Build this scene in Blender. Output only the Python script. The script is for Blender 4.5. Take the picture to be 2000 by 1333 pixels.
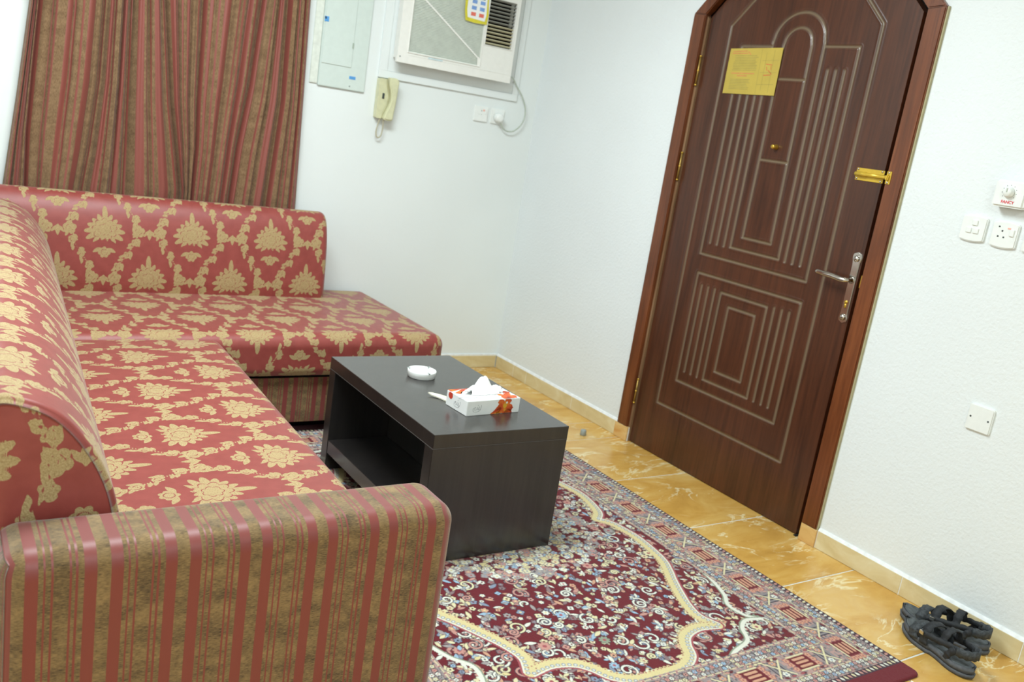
import bpy, bmesh, math, random
import numpy as np
from mathutils import Vector, Matrix
random.seed(7); rng = np.random.default_rng(11)
for o in list(bpy.data.objects): bpy.data.objects.remove(o)
S = bpy.context.scene
C = bpy.context.collection
PI = math.pi

# ------------------------------------------------------------------ camera, light, exposure
cd = bpy.data.cameras.new('camera'); cam = bpy.data.objects.new('camera', cd); C.objects.link(cam); S.camera = cam
r_ = Vector((0.8291979, -0.5377644, 0.1524475)); u_ = Vector((-0.0001164, 0.2725704, 0.9621358)); w_ = Vector((0.5589551, 0.7978188, -0.2259522))
M = Matrix((r_, u_, -w_)).transposed().to_4x4(); M.translation = Vector((-2.82138, -4.15646, 1.33314))
cam.matrix_world = M
cd.sensor_width = 36; cd.lens = 36 * 1736.65 / 2000; cd.clip_start = .05
cd.dof.use_dof = True; cd.dof.focus_distance = 2.2; cd.dof.aperture_fstop = 5.0

wd = bpy.data.worlds.new('world'); S.world = wd; wd.use_nodes = True
wd.node_tree.nodes['Background'].inputs[0].default_value = (.8, .9, 1, 1)
wd.node_tree.nodes['Background'].inputs[1].default_value = .3

def area(name, loc, rot, sx, sy, power, col):
    l = bpy.data.lights.new(name, 'AREA'); l.shape = 'RECTANGLE'; l.size = sx; l.size_y = sy; l.energy = power; l.color = col
    o = bpy.data.objects.new(name, l); o.location = loc; o.rotation_euler = rot; C.objects.link(o); return o
COOL = (.86, .97, 1.0)
area('ceiling_light', (-2.1, -1.75, 2.70), (0, 0, 0), 1.3, .6, 76, COOL)
area('ceiling_light', (-2.5, -4.9, 2.70), (0, 0, 0), 1.2, .5, 38, COOL)
S.view_settings.view_transform = 'Standard'; S.view_settings.look = 'None'
S.view_settings.gamma = 1; S.view_settings.use_curve_mapping = False
S.view_settings.exposure = 0.26

# ------------------------------------------------------------------ node helpers
def srgb(h):
    if isinstance(h, str): h = [int(h[i:i+2], 16) for i in (0, 2, 4)]
    return tuple([((c/255)/12.92 if c/255 <= .04045 else ((c/255+.055)/1.055)**2.4) for c in h]) + (1,)
class NT:
    def __init__(s, name):
        s.m = bpy.data.materials.new(name); s.m.use_nodes = True; s.t = s.m.node_tree
        s.b = s.t.nodes['Principled BSDF']
    def n(s, typ, **kw):
        x = s.t.nodes.new(typ)
        for k, v in kw.items():
            if k.startswith('_'): setattr(x, k[1:], v)
        return x
    def put(s, sock, v):
        if hasattr(v, 'is_output'): s.t.links.new(v, sock)
        else: sock.default_value = v
    def math(s, op, a, b=None, c=None):
        x = s.n('ShaderNodeMath'); x.operation = op
        for i, v in enumerate((a, b, c)):
            if v is not None: s.put(x.inputs[i], v)
        return x.outputs[0]
    def coord(s, kind='Object'):
        return s.n('ShaderNodeTexCoord').outputs[kind]
    def pos(s): return s.n('ShaderNodeNewGeometry').outputs['Position']
    def attr(s, name):
        x = s.n('ShaderNodeAttribute'); x.attribute_name = name; return x
    def mapping(s, v, scale=(1, 1, 1), loc=(0, 0, 0), rot=(0, 0, 0)):
        x = s.n('ShaderNodeMapping'); s.put(x.inputs[0], v); x.inputs['Scale'].default_value = scale
        s.put(x.inputs['Location'], loc); x.inputs['Rotation'].default_value = rot; return x.outputs[0]
    def noise(s, v, scale=5, detail=3, rough=.5, dist=0, out=0):
        x = s.n('ShaderNodeTexNoise'); s.put(x.inputs['Vector'], v); x.inputs['Scale'].default_value = scale
        x.inputs['Detail'].default_value = detail; x.inputs['Roughness'].default_value = rough; x.inputs['Distortion'].default_value = dist
        return x.outputs[out]
    def voro(s, v, scale=5, feature='F1', out='Distance'):
        x = s.n('ShaderNodeTexVoronoi'); x.feature = feature; s.put(x.inputs['Vector'], v); x.inputs['Scale'].default_value = scale
        return x.outputs[out]
    def ramp(s, f, stops, interp='LINEAR'):
        x = s.n('ShaderNodeValToRGB'); s.put(x.inputs[0], f); cr = x.color_ramp; cr.interpolation = interp
        while len(cr.elements) > 1: cr.elements.remove(cr.elements[-1])
        cr.elements[0].position = stops[0][0]; cr.elements[0].color = stops[0][1]
        for p, c in stops[1:]:
            e = cr.elements.new(p); e.color = c
        return x.outputs[0]
    def mix(s, f, a, b, mode='MIX'):
        x = s.n('ShaderNodeMix'); x.data_type = 'RGBA'; x.blend_type = mode
        s.put(x.inputs[0], f); s.put(x.inputs[6], a); s.put(x.inputs[7], b); return x.outputs[2]
    def maprange(s, v, a, b, c=0, d=1):
        x = s.n('ShaderNodeMapRange'); s.put(x.inputs[0], v)
        for i, q in enumerate((a, b, c, d)): x.inputs[i+1].default_value = q
        return x.outputs[0]
    def bump(s, h, strength=.3, dist=.002):
        x = s.n('ShaderNodeBump'); s.put(x.inputs['Height'], h); x.inputs['Strength'].default_value = strength
        x.inputs['Distance'].default_value = dist; s.t.links.new(x.outputs[0], s.b.inputs['Normal']); return s
    def set(s, **kw):
        for k, v in kw.items(): s.put(s.b.inputs[k.replace('_', ' ')], v)
        return s
def plain(name, hexc, rough=.5, metal=0, spec=.5, var=.04, nscale=40, bump=0, **kw):
    q = NT(name); c = srgb(hexc); nz = q.noise(q.coord('Object'), nscale, 3)
    d = tuple(max(0, x*(1-var*3)) for x in c[:3]) + (1,); l = tuple(min(1, x*(1+var)) for x in c[:3]) + (1,)
    q.set(Base_Color=q.ramp(nz, [(.3, d), (.65, l)]), Roughness=rough, Metallic=metal)
    q.b.inputs['Specular IOR Level'].default_value = spec
    for k, v in kw.items(): q.b.inputs[k.replace('_', ' ')].default_value = v
    if bump: q.bump(nz, bump, .001)
    return q.m

# walls
def wall_mat(name, col, st, scale):
    q = NT(name); P = q.pos()
    v = q.voro(q.mapping(P, (1, 1, 1)), scale, 'SMOOTH_F1'); n2 = q.noise(P, scale*1.6, 4, .6)
    h = q.math('ADD', q.math('MULTIPLY', v, .5), n2)
    big = q.noise(P, 1.3, 2)
    c = srgb(col); c2 = tuple(x*.96 for x in c[:3]) + (1,)
    q.set(Base_Color=q.ramp(big, [(.35, c2), (.6, c)]), Roughness=.55); q.bump(h, st, .004); return q.m
m_wall = wall_mat('wall_paint', 'e6ebea', .12, 45)
m_stucco = wall_mat('stucco_paint', 'e6ebec', .42, 75)
m_ceil = plain('ceiling_paint', 'eeeeea', .8)

def tile_mat():
    q = NT('marble_tile'); P = q.pos(); rnd = q.n('ShaderNodeObjectInfo').outputs['Random']
    off = q.n('ShaderNodeCombineXYZ'); q.put(off.inputs[0], q.math('MULTIPLY', rnd, 37.0)); q.put(off.inputs[1], q.math('MULTIPLY', rnd, 91.0))
    v = q.n('ShaderNodeVectorMath'); v.operation = 'ADD'; q.put(v.inputs[0], P); q.put(v.inputs[1], off.outputs[0]); v = v.outputs[0]
    sv = q.mapping(v, (1, 2.2, 1), rot=(0, 0, .5))
    n1 = q.noise(sv, 3.2, 6, .6, .8); n2 = q.noise(sv, 2.1, 5, .62, 1.6); n3 = q.noise(v, 14, 5, .6, .6)
    base = q.ramp(n1, [(.28, srgb('b98a3e')), (.45, srgb('cfa050')), (.58, srgb('d9b063')), (.75, srgb('dcb978'))])
    base = q.mix(q.maprange(n3, .35, .75, 0, .35), base, srgb('c09048'))
    vein = q.math('ABSOLUTE', q.math('SUBTRACT', n2, .5))
    vm = q.maprange(vein, 0, .024, .95, 0)
    brk = q.maprange(q.noise(v, 5, 2), .40, .52, 0, 1)
    base = q.mix(q.math('MULTIPLY', vm, brk), base, srgb('ecdcae'))
    q.set(Base_Color=base, Roughness=q.maprange(n3, .2, .8, .16, .3)); q.bump(n3, .02, .002); return q.m
m_tile = tile_mat()
def skirt_mat():
    q = NT('skirting_tile'); P = q.pos(); n1 = q.noise(q.mapping(P, (1, 1, 2)), 6, 5, .6, .8)
    q.set(Base_Color=q.ramp(n1, [(.3, srgb('cdb886')), (.55, srgb('dac99c')), (.72, srgb('e2d6b2'))]), Roughness=.28); return q.m
m_skirt = skirt_mat()
def skirt_orange():
    q = NT('skirting_tile_orange'); P = q.pos(); n1 = q.noise(q.mapping(P, (1, 1, 2)), 9, 5, .6, .8)
    q.set(Base_Color=q.ramp(n1, [(.3, srgb('c98f4a')), (.55, srgb('d8b070')), (.72, srgb('e2c690'))]), Roughness=.28); return q.m
m_skirt2 = skirt_orange()
m_grout = plain('grout', 'dedfd6', .8, bump=.2, nscale=200)

def wood_mat(name, c1, c2, c3, rough=.3, groove_sheen=False):
    q = NT(name); P = q.pos()
    g = q.noise(q.mapping(P, (60, 60, 2.2)), 1.5, 5, .65, .4)
    g2 = q.noise(q.mapping(P, (9, 9, 1.0)), 1.2, 4, .6, 1.2)
    base = q.ramp(q.math('ADD', q.math('MULTIPLY', g, .5), q.math('MULTIPLY', g2, .5)), [(.36, srgb(c1)), (.5, srgb(c2)), (.64, srgb(c3))])
    if groove_sheen:
        a = q.attr('groove_sheen').outputs['Fac']
        base = q.mix(q.math('MULTIPLY', a, .75), base, srgb('7f7059'))  # varnish sheen along the grooves, painted into the base colour
    q.set(Base_Color=base, Roughness=rough); q.b.inputs['Coat Weight'].default_value = .25; q.b.inputs['Coat Roughness'].default_value = .22
    q.bump(g, .05, .001); return q.m
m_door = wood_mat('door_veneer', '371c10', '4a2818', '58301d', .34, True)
m_casing = wood_mat('casing_wood', '542b14', '6c391c', '7f4725', .34)
m_black = wood_mat('black_laminate', '1f1d1c', '272423', '2f2b29', .3)
m_black.node_tree.nodes['Principled BSDF'].inputs['Coat Weight'].default_value = .7

# fabrics
def damask_mat():
    q = NT('damask_fabric'); a = q.attr('pat').outputs['Fac']; P = q.pos()
    n = q.noise(P, 420, 2); n2 = q.noise(P, 30, 3)
    f = q.math('ADD', a, q.math('MULTIPLY', q.math('SUBTRACT', n, .5), .9))
    msk = q.maprange(f, -.35, .35, 0, 1)
    red = q.ramp(n2, [(.3, srgb('863832')), (.7, srgb('91413a'))])
    gold = q.ramp(n, [(.25, srgb('8b7248')), (.5, srgb('a48b60')), (.75, srgb('b5a074'))])
    q.set(Base_Color=q.mix(msk, red, gold), Roughness=q.maprange(msk, 0, 1, .46, .8))
    q.b.inputs['Sheen Weight'].default_value = .2; q.b.inputs['Sheen Roughness'].default_value = .4
    q.bump(q.math('ADD', q.math('MULTIPLY', msk, .6), q.math('MULTIPLY', n, .5)), .25, .001); return q.m
m_damask = damask_mat()
def stripe_mat(name, red, gold1, gold2, seq, per, soft=False, nfreq=(260, 1500)):
    q = NT(name); uv = q.attr('fab').outputs['Vector']
    sx = q.n('ShaderNodeSeparateXYZ'); q.put(sx.inputs[0], uv)
    ph = q.math('FRACT', q.math('DIVIDE', q.math('ADD', sx.outputs[0], 10.0), per))
    stops = []; p = 0
    for wdt, k in seq:
        stops.append((p, (k, k, k, 1))); p += wdt/per
    msk = q.ramp(ph, stops, 'CONSTANT')
    st = q.noise(q.mapping(uv, (nfreq[0], nfreq[1], 1)), 1, 3, .7)
    bl = q.noise(q.mapping(uv, (14, 28, 1)), 1, 3, .6)
    gold = q.ramp(q.math('ADD', q.math('MULTIPLY', st, .65), q.math('MULTIPLY', bl, .35)), [(.38, srgb(gold1)), (.60, srgb(gold2))])
    q.set(Base_Color=q.mix(msk, srgb(red), gold), Roughness=q.maprange(msk, 0, 1, .48, .9))
    q.b.inputs['Sheen Weight'].default_value = .3; q.b.inputs['Sheen Roughness'].default_value = .5
    q.bump(q.math('MULTIPLY', msk, q.math('ADD', st, .8)), .35, .0012); return q.m
SEQ = [(.0185, 0), (.021, 1), (.0185, 0), (.0075, 1), (.0028, 0), (.008, 1), (.0033, 0), (.0225, 1), (.0033, 0), (.0055, 1), (.0038, 0), (.0090, 1)]
PER = sum(a for a, b in SEQ)
m_stripe = stripe_mat('striped_chenille', '7a3029', '38260f', '927549', SEQ, PER, nfreq=(110, 800))
SEQC = [(.022, 0), (.044, 1), (.009, 0), (.014, 1), (.010, 0), (.036, 1), (.026, 0), (.010, 1), (.014, 0), (.028, 1), (.008, 0), (.016, 1), (.012, 0)]
m_curtain = stripe_mat('striped_curtain_cloth', '86463c', '64492f', '8a6d4e', SEQC, sum(a for a, b in SEQC), nfreq=(300, 90))
m_curtain.node_tree.nodes['Principled BSDF'].inputs['Sheen Weight'].default_value = .06
def carpet_mat():
    q = NT('carpet_pile'); c = q.attr('col').outputs['Color']; P = q.pos(); n = q.noise(P, 600, 2); n2 = q.noise(P, 9, 3)
    c = q.mix(q.maprange(n, .3, .7, .0, .22), c, srgb('4a2a2a'))
    q.set(Base_Color=c, Roughness=.95); q.b.inputs['Specular IOR Level'].default_value = .15
    q.b.inputs['Sheen Weight'].default_value = .12
    q.bump(n, .5, .003); return q.m
m_carpet = carpet_mat()
m_white = plain('white_plastic', 'ecefec', .3, var=.01)
m_acwhite = plain('aged_white_plastic', 'ecebe5', .4, var=.01)
m_acgrille = plain('grille_plastic', 'e2e8de', .5, var=.02)
m_acback = plain('grille_backing', 'd6dcd0', .7)
m_slatg = plain('grey_slat_plastic', '8f8f86', .5)
m_slatb = plain('beige_slat_plastic', 'c9c2a2', .5)
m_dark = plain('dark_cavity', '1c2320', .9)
m_gap_foot_black = plain('black_gap_shade_and_feet', '0b0b0b', .9)  # near-black: painted shade in the door gap, also sofa feet and plinth
m_panel = plain('enamelled_steel', 'cfdad4', .35, var=.01)
m_blue = plain('blue_sticker', '5a9fdc', .5); m_bluedark = plain('dark_blue_print', '23507c', .5)
m_cream = plain('cream_plastic', 'd3d2ae', .35, var=.03)
m_creamd = plain('cream_plastic_dark', 'b6b288', .4)
m_cordg = plain('grey_cable', 'b9c2b6', .5)
m_cordb = plain('beige_cable', 'b8b29a', .5)
m_ceramic = plain('glazed_ceramic', 'f2f5f2', .12, var=.005)
m_chrome = plain('chrome', 'c9c5bf', .16, metal=1, var=.03)
m_brass = plain('brass', 'd6b04c', .28, metal=.85, var=.06)
m_brassold = plain('old_brass', 'a8894a', .4, metal=.7, var=.1)
m_gold = plain('yellow_lacquered_brass', 'dcb843', .3, metal=.35, var=.04)
m_paper = plain('yellow_paper', 'bda548', .55, var=.03, nscale=12)
m_pink = plain('faded_red_ink', 'c98f4e', .7); m_inkg = plain('faded_grey_ink', 'a8974a', .7); m_inkr = plain('red_ink', 'cc6a3c', .7)
m_red = plain('red_print', 'd8434f', .5); m_fred = plain('pale_red_print', 'e2705f', .5); m_fblue = plain('pale_blue_print', '7da2dc', .5)
m_yel = plain('yellow_print', 'd9cd3a', .5); m_scr = plain('grey_screen_print', '5c7590', .4)
m_ink = plain('grey_ink', '84888c', .6); m_dkhole = plain('pin_hole', '3e4543', .8)
m_card = plain('white_card', 'eef0ee', .45, var=.01); m_tissue = plain('tissue_paper', 'f6f7f5', .8, var=.01)
m_kraft = plain('pale_cardboard', 'd9d5c2', .8)
m_neon = plain('orange_neon_lens', 'f4b6a6', .4)
m_grey = plain('grey_rubber', '9aa09c', .6)
m_rub = plain('sandal_rubber', '54565a', .75, var=.12, nscale=60, bump=.3)
m_rubtop = plain('sandal_footbed', '5c6163', .85, var=.15, nscale=50, bump=.3)
m_strap = plain('sandal_strap', '25282c', .7, var=.15, nscale=220, bump=.5)
m_strapg = plain('sandal_strap_grey', '3c4145', .65, var=.2, nscale=160, bump=.5)
m_caulk = plain('white_caulk', 'eceeee', .5); m_bead = plain('cream_paint_line', 'b3ab86', .6)
def splash_mat():
    q = NT('orange_leaf_print'); P = q.coord('Object'); n = q.noise(P, 26, 3, .6, .5)
    q.set(Base_Color=q.ramp(n, [(.3, srgb('7a3012')), (.42, srgb('c2421c')), (.55, srgb('d85f20')), (.66, srgb('dd9a28')), (.78, srgb('c8441e'))]), Roughness=.4); return q.m
m_splash = splash_mat()

# ------------------------------------------------------------------ object helpers
def link(name, me, mat, parent=None):
    o = bpy.data.objects.new(name, me); C.objects.link(o)
    if mat: me.materials.append(mat)
    if parent: o.parent = parent; o.location = -Vector(ORG.get(parent.name_full, (0, 0, 0)))
    return o
ORG = {}
def org_of(o): return Vector(ORG.get(o.name_full, (0, 0, 0)))
def empty(name, loc):
    o = bpy.data.objects.new(name, None); C.objects.link(o); o.location = loc; o.empty_display_size = .05
    ORG[o.name_full] = tuple(loc); return o
def tag(o, label, cat, group=None, kind=None):
    o['label'] = label
    if cat: o['category'] = cat
    if group: o['group'] = group
    if kind: o['kind'] = kind
    return o
def me_from(bm, name, smooth=False):
    me = bpy.data.meshes.new(name); bmesh.ops.recalc_face_normals(bm, faces=bm.faces); bm.to_mesh(me); bm.free()
    if smooth: me.polygons.foreach_set('use_smooth', [True]*len(me.polygons))
    return me
def obj(name, bm, mat, parent=None, smooth=False):
    """mesh in world coordinates; origin at world origin of its thing"""
    me = me_from(bm, name, smooth); return link(name, me, mat, parent)
def single(name, bm, mat, label, cat, loc, smooth=False, **kw):
    me = me_from(bm, name, smooth); me.transform(Matrix.Translation(-Vector(loc)))
    o = bpy.data.objects.new(name, me); C.objects.link(o); o.location = loc; me.materials.append(mat)
    ORG[o.name_full] = tuple(loc); return tag(o, label, cat, **kw)
def box(bm, x0, x1, y0, y1, z0, z1, bev=0, seg=2):
    b = bmesh.new(); bmesh.ops.create_cube(b, size=1)
    for v in b.verts: v.co = Vector((x0+(v.co.x+.5)*(x1-x0), y0+(v.co.y+.5)*(y1-y0), z0+(v.co.z+.5)*(z1-z0)))
    if bev: bmesh.ops.bevel(b, geom=b.edges[:], offset=bev, segments=seg, affect='EDGES', clamp_overlap=True)
    me = bpy.data.meshes.new('t'); b.to_mesh(me); b.free(); bm.from_mesh(me); bpy.data.meshes.remove(me); return bm
def B(*a, **k): return box(bmesh.new(), *a, **k)
def tube(bm, pts, rad, seg=10, caps=True):
    pts = [Vector(p) for p in pts]; n = len(pts); rs = rad if hasattr(rad, '__len__') else [rad]*n; rings = []
    prev = None
    for i, p in enumerate(pts):
        t = (pts[min(i+1, n-1)]-pts[max(i-1, 0)]).normalized()
        if prev is None: a = t.orthogonal().normalized()
        else: a = (prev-t*prev.dot(t)).normalized()
        prev = a; b = t.cross(a)
        rings.append([bm.verts.new(p+(a*math.cos(2*PI*k/seg)+b*math.sin(2*PI*k/seg))*rs[i]) for k in range(seg)])
    for i in range(n-1):
        for k in range(seg): bm.faces.new((rings[i][k], rings[i][(k+1) % seg], rings[i+1][(k+1) % seg], rings[i+1][k]))
    if caps: bm.faces.new(rings[0][::-1]); bm.faces.new(rings[-1])
    return bm
def catmull(P, n=8):
    P = [Vector(p) for p in P]; Q = [P[0]*2-P[1]]+P+[P[-1]*2-P[-2]]; out = []
    for i in range(1, len(Q)-2):
        for k in range(n):
            t = k/n; a, b, c, d = Q[i-1:i+3]
            out.append(.5*((2*b)+(c-a)*t+(2*a-5*b+4*c-d)*t*t+(3*b-a-3*c+d)*t**3))
    out.append(P[-1]); return out
def lathe(bm, prof, c, seg=32, axis='z', closed=False):
    rings = []
    for r, h in prof:
        ring = []
        for k in range(seg):
            a = 2*PI*k/seg; x, y = r*math.cos(a), r*math.sin(a)
            v = {'z': (x, y, h), 'x': (h, x, y), 'y': (x, h, y)}[axis]
            ring.append(bm.verts.new(Vector(c)+Vector(v)))
        rings.append(ring)
    for i in range(len(rings)-1):
        for k in range(seg): bm.faces.new((rings[i][k], rings[i][(k+1) % seg], rings[i+1][(k+1) % seg], rings[i+1][k]))
    bm.faces.new(rings[0]); bm.faces.new(rings[-1][::-1]); return bm
def prism(bm, poly, f0, f1, mapf):
    """poly list of 2-D points, extruded between depths f0 and f1 with mapf(a, b, depth)"""
    v0 = [bm.verts.new(mapf(a, b, f0)) for a, b in poly]; v1 = [bm.verts.new(mapf(a, b, f1)) for a, b in poly]; n = len(poly)
    bm.faces.new(v0); bm.faces.new(v1[::-1])
    for i in range(n): bm.faces.new((v0[i], v1[i], v1[(i+1) % n], v0[(i+1) % n]))
    return bm
RW = lambda a, b, d: (d, a, b)     # right wall: a = y, b = z, depth = x
BW = lambda a, b, d: (a, d, b)     # back wall: a = x, b = z, depth = y
def rrect(x0, x1, y0, y1, r, n=5, bow=0):
    p = []
    for cx, cy, a0 in ((x1-r, y1-r, 0), (x0+r, y1-r, 90), (x0+r, y0+r, 180), (x1-r, y0+r, 270)):
        for k in range(n+1):
            a = math.radians(a0+90*k/n); p.append((cx+r*math.cos(a), cy+r*math.sin(a)))
    if bow:
        q = []
        for i in range(len(p)):
            a, b = p[i], p[(i+1) % len(p)]; q.append(a)
            if abs(a[0]-b[0]) > .3*(x1-x0):
                for k in range(1, 8): t = k/8; q.append((a[0]+(b[0]-a[0])*t, a[1]+(1 if a[1] > (y0+y1)/2 else -1)*bow*4*t*(1-t)))
        p = q
    return p
def patches(name, pl, mat, parent=None, org=(0, 0, 0), weld=True):
    """pl: list of (P[n,m,3], UV[n,m,2], PAT[n,m] or None) -> welded dense mesh with corner attributes"""
    VV, FF, UU, PP = [], [], [], []; off = 0
    for P, UV, PAT in pl:
        n, m = P.shape[:2]; idx = np.arange(n*m).reshape(n, m)+off
        f = np.stack([idx[:-1, :-1], idx[1:, :-1], idx[1:, 1:], idx[:-1, 1:]], -1).reshape(-1, 4)
        VV.append(P.reshape(-1, 3)); UU.append(UV.reshape(-1, 2)); PP.append((PAT if PAT is not None else np.zeros((n, m))).reshape(-1)); FF.append(f); off += n*m
    V = np.concatenate(VV); F = np.concatenate(FF); U = np.concatenate(UU); A = np.concatenate(PP)
    key = np.round(V*20000).astype(np.int64); _, first, inv = np.unique(key, axis=0, return_index=True, return_inverse=True); inv = inv.reshape(-1)
    G = inv[F]
    ok = (G[:, 0] != G[:, 1]) & (G[:, 1] != G[:, 2]) & (G[:, 2] != G[:, 3]) & (G[:, 3] != G[:, 0]) & (G[:, 0] != G[:, 2]) & (G[:, 1] != G[:, 3])
    F = F[ok]; G = G[ok]; V2 = V[first]-np.array(org)
    me = bpy.data.meshes.new(name); me.vertices.add(len(V2)); me.vertices.foreach_set('co', V2.astype(np.float32).ravel())
    me.loops.add(len(G)*4); me.loops.foreach_set('vertex_index', G.astype(np.int32).ravel())
    me.polygons.add(len(G)); me.polygons.foreach_set('loop_start', np.arange(0, len(G)*4, 4, dtype=np.int32))
    me.polygons.foreach_set('use_smooth', np.ones(len(G), bool)); me.update(calc_edges=True)
    a = me.attributes.new('pat', 'FLOAT', 'CORNER'); a.data.foreach_set('value', A[F].astype(np.float32).ravel())
    uv = U[F].reshape(-1, 2); a = me.attributes.new('fab', 'FLOAT_VECTOR', 'CORNER')
    a.data.foreach_set('vector', np.concatenate([uv, np.zeros((len(uv), 1))], 1).astype(np.float32).ravel())
    me.materials.append(mat); o = bpy.data.objects.new(name, me); C.objects.link(o)
    if parent: o.parent = parent; o.location = Vector(org)-org_of(parent)
    return o

# ------------------------------------------------------------------ damask tile (signed field, mm) on a repeating cell
TW, TH, RES = .36, .41, .001
nu, nv = int(round(TW/RES)), int(round(TH/RES))
gu, gv = np.meshgrid(np.arange(nu)*RES, np.arange(nv)*RES, indexing='ij')
FLD = np.full((nu, nv), -12.0)
def wrapd(cx, cy):
    du = (gu-cx+TW/2) % TW-TW/2; dv = (gv-cy+TH/2) % TH-TH/2; return du, dv
def st_max(f):
    global FLD; FLD = np.maximum(FLD, f)
def st_cut(f):
    global FLD; FLD = np.minimum(FLD, -f)
def rosette(cx, cy, r, n, depth=.28, hole=.2, rot=0):
    du, dv = wrapd(cx, cy); rho = np.hypot(du, dv)*1000; th = np.arctan2(du, -dv)+rot
    R = r*1000*(1-depth+depth*np.abs(np.cos(n*th/2))**.7)
    f = R-rho; f = np.minimum(f, rho-hole*r*1000*.5)
    cutring = 1.5-np.abs(rho-r*1000*.5); f = np.minimum(f, -cutring*.9)
    st_max(f)
def leaf(cx, cy, L, Wd, ang):
    du, dv = wrapd(cx, cy); ca, sa = math.cos(ang), math.sin(ang); a = du*ca+dv*sa; b = -du*sa+dv*ca
    t = np.clip(a/L, -1, 1); f = (Wd*(1-t*t)*(1-.3*t)-np.abs(b))*1000; f = np.where(np.abs(a) > L, -5, f); st_max(np.minimum(f, (L-np.abs(a))*1000))
def bigflower(cx, cy):
    du, dv = wrapd(cx, cy); rho = np.hypot(du*.97, dv)*1000; th = np.arctan2(du, -dv)   # 0 = down
    n = 15; lob = np.abs(np.cos(n*th/2))
    R = 46-6*np.cos(2*th)+33*lob**.9*(.75+.25*np.cos(th*3)) + 30*np.exp(-(th/.17)**2)
    R = R*np.where(np.abs(th) > 2.5, .86, 1)
    f = R-rho
    # inner drawing: petal outlines of an inner whorl, and a heart
    R2 = 36+12*np.abs(np.cos(9*th/2+.3)); f = np.minimum(f, np.abs(rho-R2)*1.0-1.9)
    R3 = 20+6*np.abs(np.cos(7*th/2)); f = np.minimum(f, np.abs(rho-R3)-1.6)
    seam = np.abs(np.sin(n*th/2))*rho*2/n; side = (lob < .35) & (rho > 50)
    f = np.where(side, np.minimum(f, np.abs(np.cos(n*th/2))*rho*2/n-.8), f)
    st_max(f)
for cx, cy in ((0, 0), (TW/2, TH/2)):
    bigflower(cx, cy)
    rosette(cx, cy+.096, .025, 7, .3, .1)
    leaf(cx-.03, cy+.088, .02, .008, 2.6); leaf(cx+.03, cy+.088, .02, .008, .5)
    # ogee vines bulging around this flower
    for sgn in (1, -1):
        for k in range(60):
            vv = -TH/2+TH*k/60; uu = .092+.043*math.cos(2*PI*vv/TH)
            du, dv = wrapd(cx+sgn*uu, cy+vv); st_max(2.1-np.hypot(du, dv)*1000)
            if k % 4 == 1:
                a = math.atan2(1, -sgn*.043*2*PI/TH*math.sin(2*PI*vv/TH)); sd = 1 if (k//4) % 2 else -1
                leaf(cx+sgn*uu+sd*.0135*math.cos(a-PI/2), cy+vv+sd*.0135*math.sin(a-PI/2)+.003,  .0130, .0056, a+sd*-.7)
        for q, (qu, qv, rr) in enumerate(((.135, 0, .027), (.124, .048, .018), (.124, -.050, .019), (.090, .104, .016))):
            rosette(cx+sgn*qu, cy+qv, rr, 5, .3, .3, q)
    # tulip between vines, above the next flower's tail
    leaf(cx+TW/2, cy+.012, .026, .009, PI/2); leaf(cx+TW/2-.014, cy+.008, .018, .006, 2.2); leaf(cx+TW/2+.014, cy+.008, .018, .006, .95)
FLD = np.clip(FLD, -6, 6)
def blur(a):
    for ax in (0, 1): a = .25*np.roll(a, 1, ax)+.5*a+.25*np.roll(a, -1, ax)
    return a
FLD = blur(FLD)
def damask(u, v, sc=1.0, ou=0, ov=0):
    a = (((u-ou)/sc) % TW)/RES; b = (((v-ov)/sc) % TH)/RES
    i = np.floor(a).astype(int); j = np.floor(b).astype(int); fa = a-i; fb = b-j
    g = lambda x, y: FLD[x % nu, y % nv]
    return (g(i, j)*(1-fa)+g(i+1, j)*fa)*(1-fb)+(g(i, j+1)*(1-fa)+g(i+1, j+1)*fa)*fb

# ------------------------------------------------------------------ setting
def tagS(o, label): o['kind'] = 'structure'; o['label'] = label; return o
XW, YB, ZC, XL, YF = .006, .006, 2.75, -3.5, -5.7
# octagonal-arch opening on the right wall
KZ, TOPZ = 1.945, 2.245
def octo(y0, y1, kz, ch): return [(y0, 0), (y0, kz), (y0-ch, kz+ch), (y1+ch, kz+ch), (y1, kz), (y1, 0)]
hole = octo(-1.15, -2.265, 1.955, .29)
bm = bmesh.new()
def wpoly(pts): prism(bm, pts, XW, XW+.1, RW)
wpoly([(.1, -.05), (-1.15, -.05), (-1.15, 1.955), (-1.15, 2.245), (-1.15, ZC), (.1, ZC)])
wpoly([(-1.15, 1.955), (-1.44, 2.245), (-1.15, 2.245)])
wpoly([(-1.15, 2.245), (-2.265, 2.245), (-2.265, ZC), (-1.15, ZC)])
wpoly([(-2.265, 1.955), (-2.265, 2.245), (-1.975, 2.245)])
wpoly([(-2.265, -.05), (YF-.1, -.05), (YF-.1, ZC), (-2.265, ZC)])
tagS(obj('wall_right', bm, m_stucco), 'white stucco wall around the arched wooden door')
tagS(obj('wall_back', B(XL-.1, .1, YB, YB+.1, -.05, ZC), m_wall), 'white wall behind the curtain and air conditioner')
tagS(obj('wall_left', B(XL-.1, XL, YF, YB, -.05, ZC), m_wall), 'white wall to the left of the sofa')
tagS(obj('wall_front', B(XL-.1, .1, YF-.1, YF, -.05, ZC), m_wall), 'white wall behind the camera')
tagS(obj('ceiling', B(XL-.1, .1, YF-.1, YB+.1, ZC, ZC+.1), m_ceil), 'white ceiling')
floor = tagS(obj('floor', B(XL-.1, .15, YF-.1, YB+.1, -.06, -.0022), m_grout), 'ochre marble tile floor with pale joints')
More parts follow.
